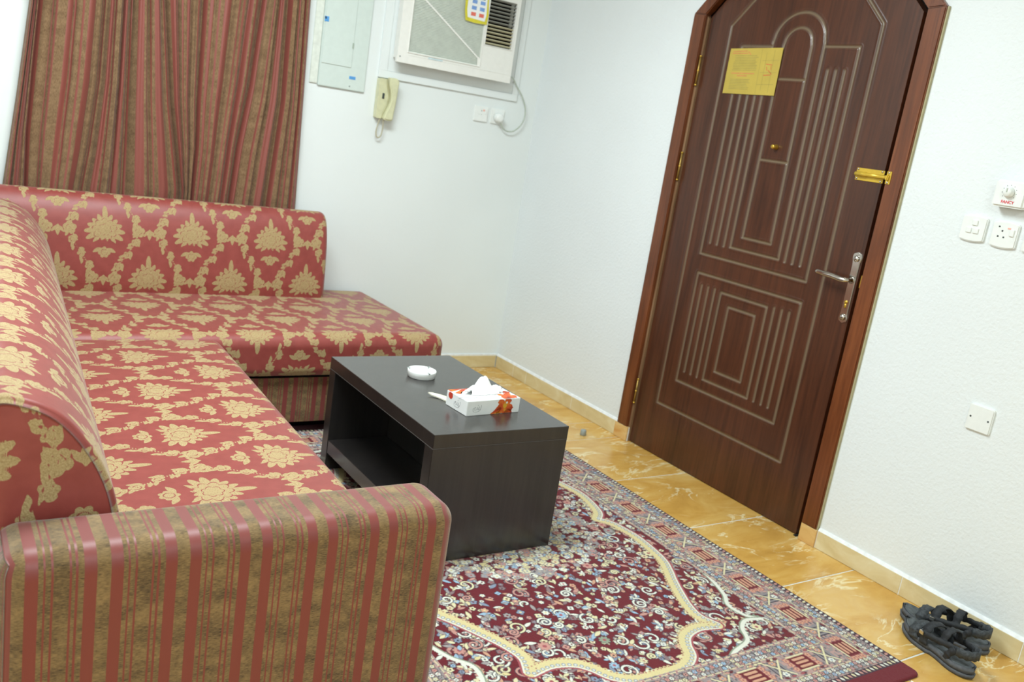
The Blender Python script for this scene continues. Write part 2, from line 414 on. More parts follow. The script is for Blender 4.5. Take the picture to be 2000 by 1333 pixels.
ys = [.0, -.03, -.48, -.936, -1.14]+[-1.14-.4475*k for k in range(1, 11)]; xs = [.04]+[-.012-.45*k for k in range(0, 9)]
xs = [.045]+[-.46-.45*k for k in range(0, 8)]; tiles = {}
for i in range(len(xs)-1):
    for j in range(len(ys)-1):
        w, h = xs[i]-xs[i+1]-.006, ys[j]-ys[j+1]-.006
        if h < .01: h = ys[j]-ys[j+1]-.003
        key = (round(w, 4), round(h, 4))
        if key not in tiles:
            tiles[key] = me_from(B(-w/2, w/2, -h/2, h/2, -.012, 0, bev=.0012, seg=1), 'tile'); tiles[key].materials.append(m_tile)
        o = bpy.data.objects.new('tile', tiles[key]); C.objects.link(o); o.parent = floor
        o.location = ((xs[i]+xs[i+1])/2, (ys[j]+ys[j+1])/2, random.uniform(-.0004, 0))
# skirting
m_lightgrout = m_caulk
br = tagS(empty('baseboard_right', (0, -1.5, 0)), 'beige skirting tiles along the right wall')
def skirt(par, segs, axis):
    e0, e1 = segs[0][0], segs[-1][1]
    if axis == 'y':
        for a, b in ((-.005, -1.20), (-2.231, YF)):
            if par.name == 'baseboard_right': obj('grout_strip', B(-.0025, XW, b, a, .0, .068), m_caulk, par)
    else: obj('grout_strip', B(e1, e0, -.0025, YB, 0, .068), m_caulk, par)
    for a, b in segs:
        if axis == 'y': m = B(-.004, XW, b+.0012, a-.0012, 0, .069, bev=.0015, seg=1)
        else: m = B(b+.0012, a-.0012, -.004, YB, 0, .069, bev=.0015, seg=1)
        obj('tile', m, m_skirt, par)
jr = [(-.005, -.19), (-.19, -.32), (-.32, -.745), (-.745, -1.105)]; jr2 = [(-2.306, -2.663), (-2.663, -3.08), (-3.08, -3.44), (-3.44, -3.8), (-3.8, -4.16), (-4.16, -4.52), (-4.52, -4.88), (-4.88, -5.24), (-5.24, -5.68)]
skirt(br, jr+jr2, 'y')
for a, b in ((-1.105, -1.20), (-2.231, -2.306)): obj('tile', B(-.010, XW, b+.0012, a-.0012, 0, .069, bev=.0015, seg=1), m_skirt2, br)
for a, b in ((0, -1.119), (-2.306, YF)):
    bm = bmesh.new(); v = [(-.004, .069), (XW, .069), (XW, .08), (.002, .079)]
    vs = [[bm.verts.new((p[0], y, p[1])) for p in v] for y in (a, b)]
    for i in range(4): bm.faces.new((vs[0][i], vs[0][(i+1) % 4], vs[1][(i+1) % 4], vs[1][i]))
    obj('caulk_bead', bm, m_caulk, br)
bb = tagS(empty('baseboard_back', (-1, 0, 0)), 'beige skirting tiles along the back wall')
skirt(bb, [(-.005-.36*k, -.005-.36*(k+1)) for k in range(9)], 'x')
bm = B(XL, 0, -.003, YB, .069, .078); obj('caulk_bead', bm, m_caulk, bb)

# ------------------------------------------------------------------ door
door = tagS(empty('door_1', (0, -1.7, 0)), 'dark brown grooved wooden door with a chamfered top in a brown casing')
LX = .014
# grooves as (y,z) polylines
def arc(cy, cz, r, n=24): return [(cy+r*math.cos(PI*k/n), cz+r*math.sin(PI*k/n)) for k in range(n+1)]
G = []
G.append([(-1.332, .243), (-1.332, 1.902), (-1.575, 2.145), (-1.815, 2.145), (-2.058, 1.902), (-2.058, .243), (-1.332, .243)])
G.append([(-1.573, 1.82), (-1.412, 1.82), (-1.412, .954), (-1.983, .954), (-1.983, 1.822), (-1.828, 1.822)])
G.append([(-1.573, 1.84), (-1.573, 1.010), (-1.831, 1.010), (-1.825, 1.84)])
G.append([(y, 1.83+.118*math.sin(math.acos(max(-1, min(1, (y+1.699)/.126))))) for y in np.linspace(-1.573, -1.825, 30)])
G.append([(-1.63, 1.825), (-1.627, 1.061), (-1.777, 1.061), (-1.767, 1.825)])
G.append([(y, 1.825+.066*math.sin(math.acos(max(-1, min(1, (y+1.6985)/.0685))))) for y in np.linspace(-1.63, -1.767, 20)])
G.append([(-1.63, 1.697), (-1.77, 1.697)]); G.append([(-1.63, 1.381), (-1.77, 1.381)])
for y in (-1.456, -1.496, -1.536): G.append([(y, 1.737), (y, 1.007)])
for y in (-1.865, -1.902, -1.941): G.append([(y, 1.737), (y, 1.007)])
G.append([(-1.422, .871), (-1.985, .871), (-1.985, .378), (-1.422, .378), (-1.422, .871)])
for y in (-1.459, -1.498, -1.537): G.append([(y, .822), (y, .430)])
for y in (-1.865, -1.904, -1.941): G.append([(y, .822), (y, .430)])
G.append([(-1.574, .816), (-1.828, .816), (-1.828, .430), (-1.574, .430), (-1.574, .816)])
G.append([(-1.630, .766), (-1.777, .766), (-1.777, .483), (-1.630, .483), (-1.630, .766)])
Y0, Y1 = -1.203, -2.203; CH = .285
Y = np.linspace(Y0, Y1, 290); top = 1.938+np.minimum(CH, np.minimum(Y0-Y, Y-Y1)); Tn = np.linspace(0, 1, 640)
YY = np.repeat(Y[:, None], len(Tn), 1); ZZ = .004+Tn[None, :]*(top[:, None]-.004)
D = np.full(YY.shape, 9.0)
for pl in G:
    for (a, b), (c, d) in zip(pl[:-1], pl[1:]):
        dy, dz = c-a, d-b; L2 = dy*dy+dz*dz+1e-12; t = np.clip(((YY-a)*dy+(ZZ-b)*dz)/L2, 0, 1)
        D = np.minimum(D, np.hypot(YY-a-t*dy, ZZ-b-t*dz))
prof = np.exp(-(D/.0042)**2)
Pf = np.stack([LX+.0040*prof-.0012*np.exp(-((D-.009)/.003)**2), YY, ZZ], -1)
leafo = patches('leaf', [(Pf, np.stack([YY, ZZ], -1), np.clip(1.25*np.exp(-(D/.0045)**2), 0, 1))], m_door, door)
at = leafo.data.attributes['pat']; at.name = 'groove_sheen'
# edges of the leaf
bm = bmesh.new(); ol = [(Y0, .004), (Y0, 1.938), (Y0-CH, 1.938+CH), (Y1+CH, 1.938+CH), (Y1, 1.938), (Y1, .004)]
v0 = [bm.verts.new((LX, a, b)) for a, b in ol]; v1 = [bm.verts.new((LX+.04, a, b)) for a, b in ol]
for i in range(6): bm.faces.new((v0[i], v1[i], v1[(i+1) % 6], v0[(i+1) % 6]))
bm.faces.new(v1)
obj('leaf_edge', bm, m_casing, door)
# casing : left jamb board, left chamfer, head, right chamfer, right jamb board
def board(pts, nm='casing_board', x0=-.012, x1=.02, bev=.004, mat=None):
    b = bmesh.new(); prism(b, pts, x0, x1, RW)
    bmesh.ops.recalc_face_normals(b, faces=b.faces)
    if bev: bmesh.ops.bevel(b, geom=[e for e in b.edges if all(abs(v.co.x-x0) < 1e-5 for v in e.verts)], offset=bev, segments=2, affect='EDGES')
    return obj(nm, b, mat or m_casing, door)
ko, ki, kz2 = 1.949, 1.943, .29
board([(-1.119, .07), (-1.119, ko), (-1.190, ki), (-1.190, .07)])
board([(-2.2985, .07), (-2.232, .07), (-2.232, ki), (-2.2985, ko)])
board([(-1.119, ko+.001), (-1.119-.32, ko+.32), (-1.190-.29, ki+.29), (-1.190, ki+.001)])
board([(-2.2985, ko+.001), (-2.2985+.32, ko+.32), (-2.232+.29, ki+.29), (-2.232, ki+.001)])
board([(-1.44, ko+.321), (-1.9775, ko+.321), (-1.941, ki+.291), (-1.481, ki+.291)])
# inner reveal on the hinge side (lighter strip) and rebate
board([(-1.190, .0), (-1.190, 1.94), (-1.2015, 1.93), (-1.2015, .0)], 'rebate_strip', .004, .02, 0, wood_mat('rebate_wood', '6d5138', '84664a', '93775a', .4))
bm = bmesh.new(); prism(bm, [(-1.115, .069), (-1.115, ko+.002), (-1.119, ko), (-1.119, .069)], -.002, XW, RW)
prism(bm, [(-2.2985, .069), (-2.2985, ko), (-2.3035, ko+.002), (-2.3035, .069)], -.004, XW, RW); obj('paint_bead', bm, m_bead, door)
obj('light_block_backing', B(.06, .10, -2.27, -1.14, -.01, 2.26), m_gap_foot_black, door)  # black sheet added behind the leaf to stop light and darken the gap
bm = bmesh.new(); box(bm, .0, .06, -2.216, -2.2035, 0, .003); obj('threshold_shadow_gap', bm, m_gap_foot_black, door)
# hinges
for z0, z1 in ((1.655, 1.772), (1.245, 1.36), (.197, .308)):
    b = bmesh.new(); tube(b, [(-.001, -1.199, z0), (-.001, -1.199, z1)], .0048, 10); 
    hp = obj('hinge', b, m_brassold, door, True)
    for z in (z0-.002, (z0+z1)/2, z1+.002):
        b = bmesh.new(); lathe(b, [(.0058, -.003), (.0062, 0), (.0058, .003)], (-.001, -1.199, z), 12); k = obj('knuckle', b, m_brass, None, True); k.parent = hp
# lever handle
hx = -.008+.014
b = bmesh.new(); pp = []
for k in range(40):
    t = k/39; z = .844+t*.263; wv = .0145+.004*math.exp(-((t-.06)/.05)**2)+.005*math.exp(-((t-.93)/.06)**2)
    if t < .05: wv *= math.sqrt(1-((.05-t)/.05)**2)+.05
    if t > .95: wv *= math.sqrt(max(0, 1-((t-.95)/.05)**2))+.05
    pp.append((wv, z))
pl = [(-2.182+w, z) for w, z in pp]+[(-2.182-w, z) for w, z in pp[::-1]]
prism(b, pl, LX-.0055, LX, RW); bmesh.ops.recalc_face_normals(b, faces=b.faces)
bmesh.ops.bevel(b, geom=[e for e in b.edges if all(abs(v.co.x-LX+.0055) < 1e-5 for v in e.verts)], offset=.002, segments=2, affect='EDGES')
hplate = obj('handle_plate', b, m_chrome, door)
def sub(name, b, mat, par, smooth=True):
    o = obj(name, b, mat, None, smooth); o.parent = par; return o
for z in (.866, 1.083):
    b = bmesh.new(); lathe(b, [(.012, 0), (.0115, -.004), (.007, -.008), (.002, -.0095)], (LX-.005, -2.182, z), 20, 'x'); sub('boss', b, m_chrome, hplate)
b = bmesh.new(); lathe(b, [(.013, 0), (.011, -.006), (.0075, -.012), (.0075, -.05)], (LX-.004, -2.180, 1.003), 20, 'x')
tube(b, catmull([(LX-.048, -2.184, 1.003), (LX-.050, -2.165, 1.003), (LX-.05, -2.13, 1.007), (LX-.05, -2.09, 1.008), (LX-.048, -2.058, 1.010)], 6), [.0085+.002*abs(math.sin(i/7)) for i in range(25)], 14)
sub('lever', b, m_chrome, hplate)
b = bmesh.new(); lathe(b, [(.007, 0), (.0065, -.004)], (LX-.005, -2.181, .922), 16, 'x'); box(b, LX-.009, LX-.004, -2.185, -2.177, .900, .918, bev=.001); sub('key_cylinder', b, m_brass, hplate)
# strike plate in the gap, bolt, peephole
obj('strike_plate', B(-.004, .012, -2.232, -2.226, .985, 1.03), m_brass, door)
b = bmesh.new(); box(b, LX-.003, LX, -2.207, -2.092, 1.358, 1.402, bev=.001, seg=1); tb = obj('bolt', b, m_gold, door)
b = bmesh.new(); tube(b, [(LX-.010, -2.095, 1.380), (LX-.010, -2.226, 1.380)], .0075, 14); sub('bolt_rod', b, m_gold, tb)
b = bmesh.new(); box(b, LX-.017, LX-.002, -2.142, -2.100, 1.371, 1.389, bev=.004); sub('bolt_knob', b, m_gold, tb)
for y in (-2.099, -2.198):
    for z in (1.364, 1.397):
        b = bmesh.new(); lathe(b, [(.0042, 0), (.003, -.0025)], (LX-.003, y, z), 12, 'x'); sub('screw', b, m_chrome, tb)
b = bmesh.new(); box(b, -.0150, -.012, -2.252, -2.234, 1.358, 1.402, bev=.001, seg=1); box(b, -.026, -.012, -2.248, -2.236, 1.369, 1.391, bev=.004); kp = obj('bolt_keeper', b, m_gold, door)
for z in (1.363, 1.397):
    b = bmesh.new(); lathe(b, [(.004, 0), (.003, -.0025)], (-.0150, -2.243, z), 12, 'x'); sub('screw', b, m_chrome, kp)
b = bmesh.new(); lathe(b, [(.011, .0), (.011, -.004), (.0085, -.012), (.0085, -.024), (.006, -.026)], (LX, -1.702, 1.436), 24, 'x'); obj('peephole', b, m_brass, door, True)

# notice
n0 = (LX-.003, -1.495, 1.72)
nt = tag(empty('notice_sheet', n0), 'yellow printed notice sheet taped high on the brown door', 'notice')
qd = [(-1.356, 1.809), (-1.634, 1.815), (-1.636, 1.631), (-1.357, 1.628)]
b = bmesh.new(); prism(b, qd, LX-.004, LX-.0028, RW); obj('paper', b, m_paper, nt)
def qp(s, t):
    a, bq, c, d = [np.array(p) for p in qd]; return tuple((1-t)*((1-s)*a+s*bq)+t*((1-s)*d+s*c))
def strips(name, L, mat, par, mapd, fn, wv=.0016):
    b = bmesh.new()
    for s0, t0, s1, t1 in L:
        p = np.array(fn(s0, t0)); q = np.array(fn(s1, t1)); d = q-p; n = np.array([-d[1], d[0]])/(np.hypot(*d)+1e-9)*wv/2
        vs = [b.verts.new(mapd(*k)) for k in (p+n, q+n, q-n, p-n)]; b.faces.new(vs)
    o = obj(name, b, mat, par); o['kind'] = 'stuff'; return o
mp = lambda a, bq: RW(a, bq, LX-.0043)
L = [(.1+.03*random.random(), t, .58-.06*random.random(), t) for t in np.arange(.16, .5, .035)]+[(.1, t, .5-.07*random.random(), t) for t in np.arange(.68, .92, .035)]
strips('small_print', L, m_inkg, nt, mp, qp, .0032)
strips('heading', [(.06, .07, .34, .06), (.05, .11, .36, .11), (.36, .07, .42, .14), (.1, .545, .55, .55), (.22, .6, .42, .6)], m_pink, nt, mp, qp, .005)
strips('map_drawing', [(.62, .02, .64, .98), (.66, .27, .97, .26), (.66, .52, .97, .52), (.64, .78, .95, .77), (.72, .1, .73, .9), (.86, .05, .87, .95)], m_inkg, nt, mp, qp, .0016)
strips('red_marks', [(.74, .34, .86, .36), (.76, .4, .78, .48), (.8, .47, .88, .56), (.73, .58, .86, .57), (.84, .38, .85, .46)], m_inkr, nt, mp, qp, .003)

# ------------------------------------------------------------------ carpet
CX0, CX1, CY0, CY1 = -1.935, -.405, -3.005, -.78; CS = .0025
na, nb = int((CX1-CX0)/CS)+1, int((CY1-CY0)/CS)+1
ax = CX0+np.arange(na)*CS; ay = CY0+np.arange(nb)*CS; GX, GY = np.meshgrid(ax, ay, indexing='ij')
K = {k: np.array(srgb(v)[:3]) for k, v in dict(red='6b1c26', dred='581520', cream='e0d6ac', white='e4e4d6', pink='c79387', peach='d3a184', blue='8794a8', grey='8d8688', mauve='8c7475', navy='35313f', yel='dccd98', lblue='9dbad0', green='8f9a84', grey2='a39c99', rose='a5545a').items()}
COL = np.tile(K['red'], (na, nb, 1))
def blend(sl, alpha, col): COL[sl] = COL[sl]*(1-alpha[..., None])+np.array(col)*alpha[..., None]
def patch(cx, cy, r):
    i0 = max(0, int((cx-r-CX0)/CS)); i1 = min(na, int((cx+r-CX0)/CS)+2); j0 = max(0, int((cy-r-CY0)/CS)); j1 = min(nb, int((cy+r-CY0)/CS)+2)
    if i1 <= i0 or j1 <= j0: return None
    return (slice(i0, i1), slice(j0, j1))
def disc(cx, cy, r, col):
    s = patch(cx, cy, r+CS)
    if s is None: return
    blend(s, np.clip((r-np.hypot(GX[s]-cx, GY[s]-cy))/CS+.5, 0, 1), col)
def flower(cx, cy, r, n, col, mid, outl='navy', rot=None):
    s = patch(cx, cy, r*1.2+CS)
    if s is None: return
    dx, dy = GX[s]-cx, GY[s]-cy; rho = np.hypot(dx, dy); th = np.arctan2(dy, dx)+(random.random()*6 if rot is None else rot)
    R = r*(.66+.34*np.abs(np.cos(n*th/2)))
    if outl: blend(s, np.clip((R+.0028-rho)/CS+.5, 0, 1)*.75, K[outl])
    blend(s, np.clip((R-rho)/CS+.5, 0, 1), K[col]); blend(s, np.clip((r*.3-rho)/CS+.5, 0, 1), K[mid])
def petal(cx, cy, L, Wd, ang, col, outl='navy'):
    s = patch(cx, cy, L+CS)
    if s is None: return
    dx, dy = GX[s]-cx, GY[s]-cy; a = dx*math.cos(ang)+dy*math.sin(ang); b = -dx*math.sin(ang)+dy*math.cos(ang)
    t = np.clip(a/L, -1, 1); f = np.minimum(Wd*(1-t*t)-np.abs(b), L-np.abs(a))
    if outl: blend(s, np.clip((f+.002)/CS+.5, 0, 1)*.6, K[outl])
    blend(s, np.clip(f/CS+.5, 0, 1), K[col])
def stroke(pts, r, col, outl=None):
    P = np.array(pts, float); out = []
    for p, q in zip(P[:-1], P[1:]):
        n = max(1, int(np.hypot(*(q-p))/(CS*.7)))
        for k in range(n): out.append(p+(q-p)*k/n)
    out.append(P[-1])
    if outl:
        for p in out: disc(p[0], p[1], r+.0022, K[outl])
    for p in out: disc(p[0], p[1], r, K[col])
    return out
def scroll(cx, cy, r, turns, ang, col, hand=1):
    pts = []
    for k in range(int(14*turns)+2):
        t = k/14; rr = r*(1-.8*t/turns)
        pts.append((cx+rr*math.cos(ang+hand*2*PI*t), cy+rr*math.sin(ang+hand*2*PI*t)))
    stroke(pts, .0028, col, 'navy')
MX, MY = -1.17, -1.8925
hw, hl = (CX1-CX0)/2, (CY1-CY0)/2
DX = hw-np.abs(GX-MX); DY = hl-np.abs(GY-MY)
cols = ['white', 'cream', 'pink', 'peach', 'blue', 'grey2', 'lblue', 'white', 'cream', 'pink', 'white', 'grey2', 'cream', 'mauve']
# field sprinkles
def inside_visible(x, y): return True
for k in range(4400):
    x = random.uniform(CX0+.2, CX1-.2); y = random.uniform(CY0+.2, CY1-.2)
    c = random.choice(cols); rr = random.uniform(.0055, .0125)
    q = random.random()
    if q < .55: flower(x, y, rr, random.choice((4, 5, 6)), c, random.choice(('rose', 'blue', 'yel', 'red', 'navy')))
    else:
        a = random.uniform(0, PI)
        petal(x, y, rr*1.6, rr*.55, a, c)
        if q > .78: petal(x+rr*1.1*math.cos(a+1.6), y+rr*1.1*math.sin(a+1.6), rr, rr*.45, a+1, random.choice(cols))
for k in range(230):
    x = random.uniform(CX0+.25, CX1-.25); y = random.uniform(CY0+.25, CY1-.25)
    scroll(x, y, random.uniform(.014, .03), random.uniform(.7, 1.5), random.uniform(0, 6), random.choice(('white', 'cream', 'white', 'pink')), random.choice((1, -1)))
for k in range(90):
    x = random.uniform(CX0+.25, CX1-.25); y = random.uniform(CY0+.25, CY1-.25)
    flower(x, y, random.uniform(.014, .021), 8, random.choice(('grey2', 'pink', 'lblue', 'green', 'cream')), 'rose')
# central medallion: dense whites and creams fading outward
for k in range(900):
    a = random.uniform(0, 2*PI); q = random.random()**.6; rr = .30*q
    x = MX+1.25*rr*math.cos(a); y = MY+1.0*rr*math.sin(a)
    flower(x, y, random.uniform(.008, .014), 4, random.choice(('white', 'cream', 'white', 'yel', 'pink', 'lblue') if q < .85 else ('pink', 'grey2', 'white')), random.choice(('blue', 'rose', 'yel')), 'grey')
# cream scalloped band, one quarter then mirrored
qb = [(-.645, -1.50), (-.632, -1.62), (-.640, -1.70), (-.670, -1.80), (-.735, -1.8925)]
right = [(-.735, -1.8925), (-.700, -1.93), (-.684, -2.0), (-.680, -2.075), (-.701, -2.206), (-.735, -2.28), (-.768, -2.335), (-.812, -2.42), (-.838, -2.48), (-.850, -2.54), (-.828, -2.60)]
bottom = [(-.828, -2.60), (-.90, -2.588), (-.964, -2.605), (-1.0, -2.640), (-1.03, -2.69), (-1.09, -2.724), (-1.17, -2.728)]
def smooth2(p): return [(q.x, q.y) for q in catmull([(a, b, 0) for a, b in p], 6)]
up = [(-.735, -1.8925), (-.685, -1.835), (-.653, -1.707), (-.660, -1.62), (-.70, -1.50), (-.75, -1.42), (-.812, -1.35), (-.845, -1.28), (-.85, -1.24), (-.828, -1.185)]
halves = [(smooth2(right), 1), (smooth2(bottom), 1), ([(a, 2*MY-b) for a, b in smooth2(bottom)], 1), (smooth2(up), 1)]
bands = []
for p, _ in halves: bands.append(p); bands.append([(2*MX-a, b) for a, b in p])
# red, pinker outside of the band (spandrels)
def shift(p, d):
    out = []
    for i in range(len(p)):
        a = p[max(0, i-1)]; b = p[min(len(p)-1, i+1)]; t = np.array([b[0]-a[0], b[1]-a[1]]); t = t/(np.hypot(*t)+1e-9)
        n = np.array([-t[1], t[0]]); c = np.array([MX, MY])-np.array(p[i])
        if n.dot(c) < 0: n = -n
        out.append((p[i][0]+n[0]*d, p[i][1]+n[1]*d))
    return out
for p in bands: stroke(shift(p, -.004), .0195, 'rose')
for p in bands: stroke(shift(p, .002), .0165, 'yel')
for p in bands:
    sp = shift(p, .0195); acc = 0
    for i in range(1, len(sp)):
        acc += math.dist(sp[i], sp[i-1])
        if acc > .012: acc = 0; disc(sp[i][0], sp[i][1], .0058, K['yel']); disc(sp[i][0], sp[i][1], .0024, K['rose'])
    out = []
    P = np.array(shift(p, -.006)); cum = np.concatenate([[0], np.cumsum(np.hypot(*np.diff(P, axis=0).T))])
    for d in np.arange(.008, cum[-1], .0165):
        x = np.interp(d, cum, P[:, 0]); y = np.interp(d, cum, P[:, 1]); disc(x, y, .0062, K['blue']); disc(x, y, .0033, K['white'])
    stroke(shift(p, -.0155), .0022, 'white')
# corner cartouches: white lobed lines with cream teeth
l1 = smooth2([(-.600, -2.20), (-.612, -2.30), (-.632, -2.39), (-.662, -2.470), (-.700, -2.525), (-.690, -2.59), (-.655, -2.62)])
l2 = smooth2([(-.655, -2.62), (-.715, -2.610), (-.762, -2.640), (-.80, -2.695), (-.886, -2.725), (-.972, -2.775), (-1.06, -2.80), (-1.17, -2.805)])
for p in (l1, l2):
    for q in (p, [(2*MX-a, b) for a, b in p], [(a, 2*MY-b) for a, b in p], [(2*MX-a, 2*MY-b) for a, b in p]):
        stroke(shift(q, .008), .0035, 'green'); stroke(shift(q, .004), .003, 'white'); stroke(q, .0052, 'white')
        sq = shift(q, -.008)
        for i in range(0, len(sq), 2): disc(sq[i][0], sq[i][1], .0032, K['white'])
# second pale wavy fringe between band and cartouche
for p in (smooth2([(-.585, -2.05), (-.60, -2.15), (-.64, -2.29), (-.69, -2.38), (-.72, -2.47), (-.75, -2.55), (-.80, -2.64), (-.90, -2.68), (-.99, -2.745), (-1.08, -2.77)]),):
    for q in (p, [(2*MX-a, b) for a, b in p], [(a, 2*MY-b) for a, b in p], [(2*MX-a, 2*MY-b) for a, b in p]):
        for i in range(0, len(q), 2): petal(q[i][0]+random.uniform(-.006, .006), q[i][1], .012, .006, random.uniform(0, 3), random.choice(('cream', 'yel', 'lblue', 'grey2', 'cream')))
# border
PLN = .055   # plain red end strip
DYb = DY-PLN
Db = np.minimum(DX, DYb)
mb = (Db < .222)
COL[mb] = K['grey2']*.55+K['mauve']*.45
noise = rng.random((na//3+2, nb//3+2)); nz = np.kron(noise, np.ones((3, 3)))[:na, :nb]
for lo, hi, col in ((.0, .88, 'x'),): pass
m2 = mb & (nz > .62); COL[m2] = K['pink']*.6+K['grey2']*.4
m2 = mb & (nz < .16); COL[m2] = K['navy']*.5+K['grey']*.5
# small flowers on guards, motifs in main band along each side
def side_points(step, off):
    out = []
    for s in np.arange(-hl+PLN, hl-PLN, step):
        for sg in (1, -1): out.append((MX+sg*(hw-off), MY+s, 'v'))
    for s in np.arange(-hw, hw, step):
        for sg in (1, -1): out.append((MX+s, MY+sg*(hl-PLN-off), 'h'))
    return [(x, y, k) for x, y, k in out if (hw-abs(x-MX)) >= off-.004 and (hl-PLN-abs(y-MY)) >= off-.004]
for off in (.040, .056, .178, .196):
    for x, y, k in side_points(.0165, off):
        flower(x+random.uniform(-.002, .002), y, .0075, 5, random.choice(('white', 'cream', 'pink', 'grey2', 'lblue')), random.choice(('rose', 'blue', 'navy')), 'navy')
for off in (.066, .168, .214):
    for x, y, k in side_points(.006, off): disc(x, y, .0024, K['cream'] if (int(abs(x*1000)+abs(y*1000)) % 5) else K['rose'])
per = .205
def motif(x, y, ang, ph):
    c, s = math.cos(ang), math.sin(ang)
    def T(a, b): return (x+a*c-b*s, y+a*s+b*c)
    if ph == 0:      # red cartouche with peach bars
        for a in np.arange(-.034, .035, .0045): stroke([T(a, -.026), T(a, .026)], .004, 'red')
        for b in (-.016, 0, .016): stroke([T(-.022, b), T(.022, b)], .0042, 'peach', None)
        for b in (-.03, .03): stroke([T(-.036, b), T(.036, b)], .0026, 'cream')
        for a in (-.047, .047):
            for b in (-.02, 0, .02): flower(*T(a, b), .010, 5, 'peach', 'rose', 'rose')
    elif ph == 1:    # grey blue hourglass
        for k in range(12):
            wv = .030*abs(1-k/5.5)+.004; stroke([T(-.024+k*.0044, -wv), T(-.024+k*.0044, wv)], .003, 'navy' if k % 3 == 0 else 'grey')
        stroke([T(-.032, -.036), T(0, 0), T(-.032, .036)], .0026, 'cream'); stroke([T(.032, -.036), T(0, 0), T(.032, .036)], .0026, 'cream')
        flower(*T(0, -.026), .012, 6, 'white', 'blue'); flower(*T(0, .026), .012, 6, 'peach', 'blue')
    for k in range(7):
        a, b = random.uniform(-.05, .05), random.choice((-.04, .04)); petal(*T(a, b), .009, .004, ang+random.uniform(-.6, .6), random.choice(('peach', 'pink', 'rose', 'cream', 'red')))
for sg in (1, -1):
    n = 20
    for k in range(n): y = MY-hl+PLN+.12+(2*hl-2*PLN-.24)*k/(n-1); motif(MX+sg*(hw-.118), y, PI/2, k % 2)
    n = 14
    for k in range(1, n-1): x = MX-hw+.12+(2*hw-.24)*k/(n-1); motif(x, MY+sg*(hl-PLN-.118), 0, (k+1) % 2)
# outer dark line with white ticks, plain ends
m3 = Db < .026; COL[m3] = K['navy']*.85+K['red']*.15
for x, y, k in side_points(.017, .016):
    a = 0 if k == 'v' else PI/2; petal(x, y, .0085, .0045, a+.3, random.choice(('white', 'white', 'cream', 'pink')), None)
COL[DX < .007] = K['dred']; COL[DYb < .004] = K['red']*1.05
COL = np.clip(COL, 0, 1)
edge = np.minimum(DX, DY); zz = .0095-.0045*np.clip(1-edge/.006, 0, 1)**2+.0007*(rng.random((na, nb))-.5)
rc = .022; cxx = np.abs(GX-MX); cyy = np.abs(GY-MY); ox = cxx-(hw-rc); oy = cyy-(hl-rc)
cor = (ox > 0) & (oy > 0); m = np.maximum(ox, oy); h = np.hypot(ox, oy); sc = np.where(cor & (h > 0), m/np.maximum(h, 1e-9), 1)
PXx = np.where(cor, MX+np.sign(GX-MX)*((hw-rc)+ox*sc), GX); PYy = np.where(cor, MY+np.sign(GY-MY)*((hl-rc)+oy*sc), GY)
P3 = np.stack([PXx, PYy, zz], -1)
cl = (MX, MY, 0)
me = bpy.data.meshes.new('carpet'); V = (P3.reshape(-1, 3)-np.array(cl)).astype(np.float32)
rim = np.concatenate([np.arange(na)*nb, (na-1)*nb+np.arange(1, nb), (np.arange(na-2, -1, -1))*nb+nb-1, np.arange(nb-2, 0, -1)])
low = V[rim].copy(); low[:, 2] = 0; nV = len(V); V = np.concatenate([V, low]); nr = len(rim)
idx = np.arange(na*nb).reshape(na, nb); F = np.stack([idx[:-1, :-1], idx[1:, :-1], idx[1:, 1:], idx[:-1, 1:]], -1).reshape(-1, 4)
k = np.arange(nr); F2 = np.stack([rim[k], nV+k, nV+(k+1) % nr, rim[(k+1) % nr]], -1); F = np.concatenate([F, F2]).astype(np.int32)
me.vertices.add(len(V)); me.vertices.foreach_set('co', V.ravel()); me.loops.add(len(F)*4); me.loops.foreach_set('vertex_index', F.ravel())
me.polygons.add(len(F)); me.polygons.foreach_set('loop_start', np.arange(0, len(F)*4, 4, dtype=np.int32)); me.update(calc_edges=True)
a = me.attributes.new('col', 'FLOAT_COLOR', 'POINT'); cc = np.ones((len(V), 4), np.float32); cc[:nV, :3] = COL.reshape(-1, 3); cc[nV:, :3] = K['dred']
a.data.foreach_set('color', cc.ravel()); me.materials.append(m_carpet)
o = bpy.data.objects.new('carpet', me); C.objects.link(o); o.location = cl
tag(o, 'dark red oriental carpet with cream scalloped bands and floral border, under the black table', 'carpet')

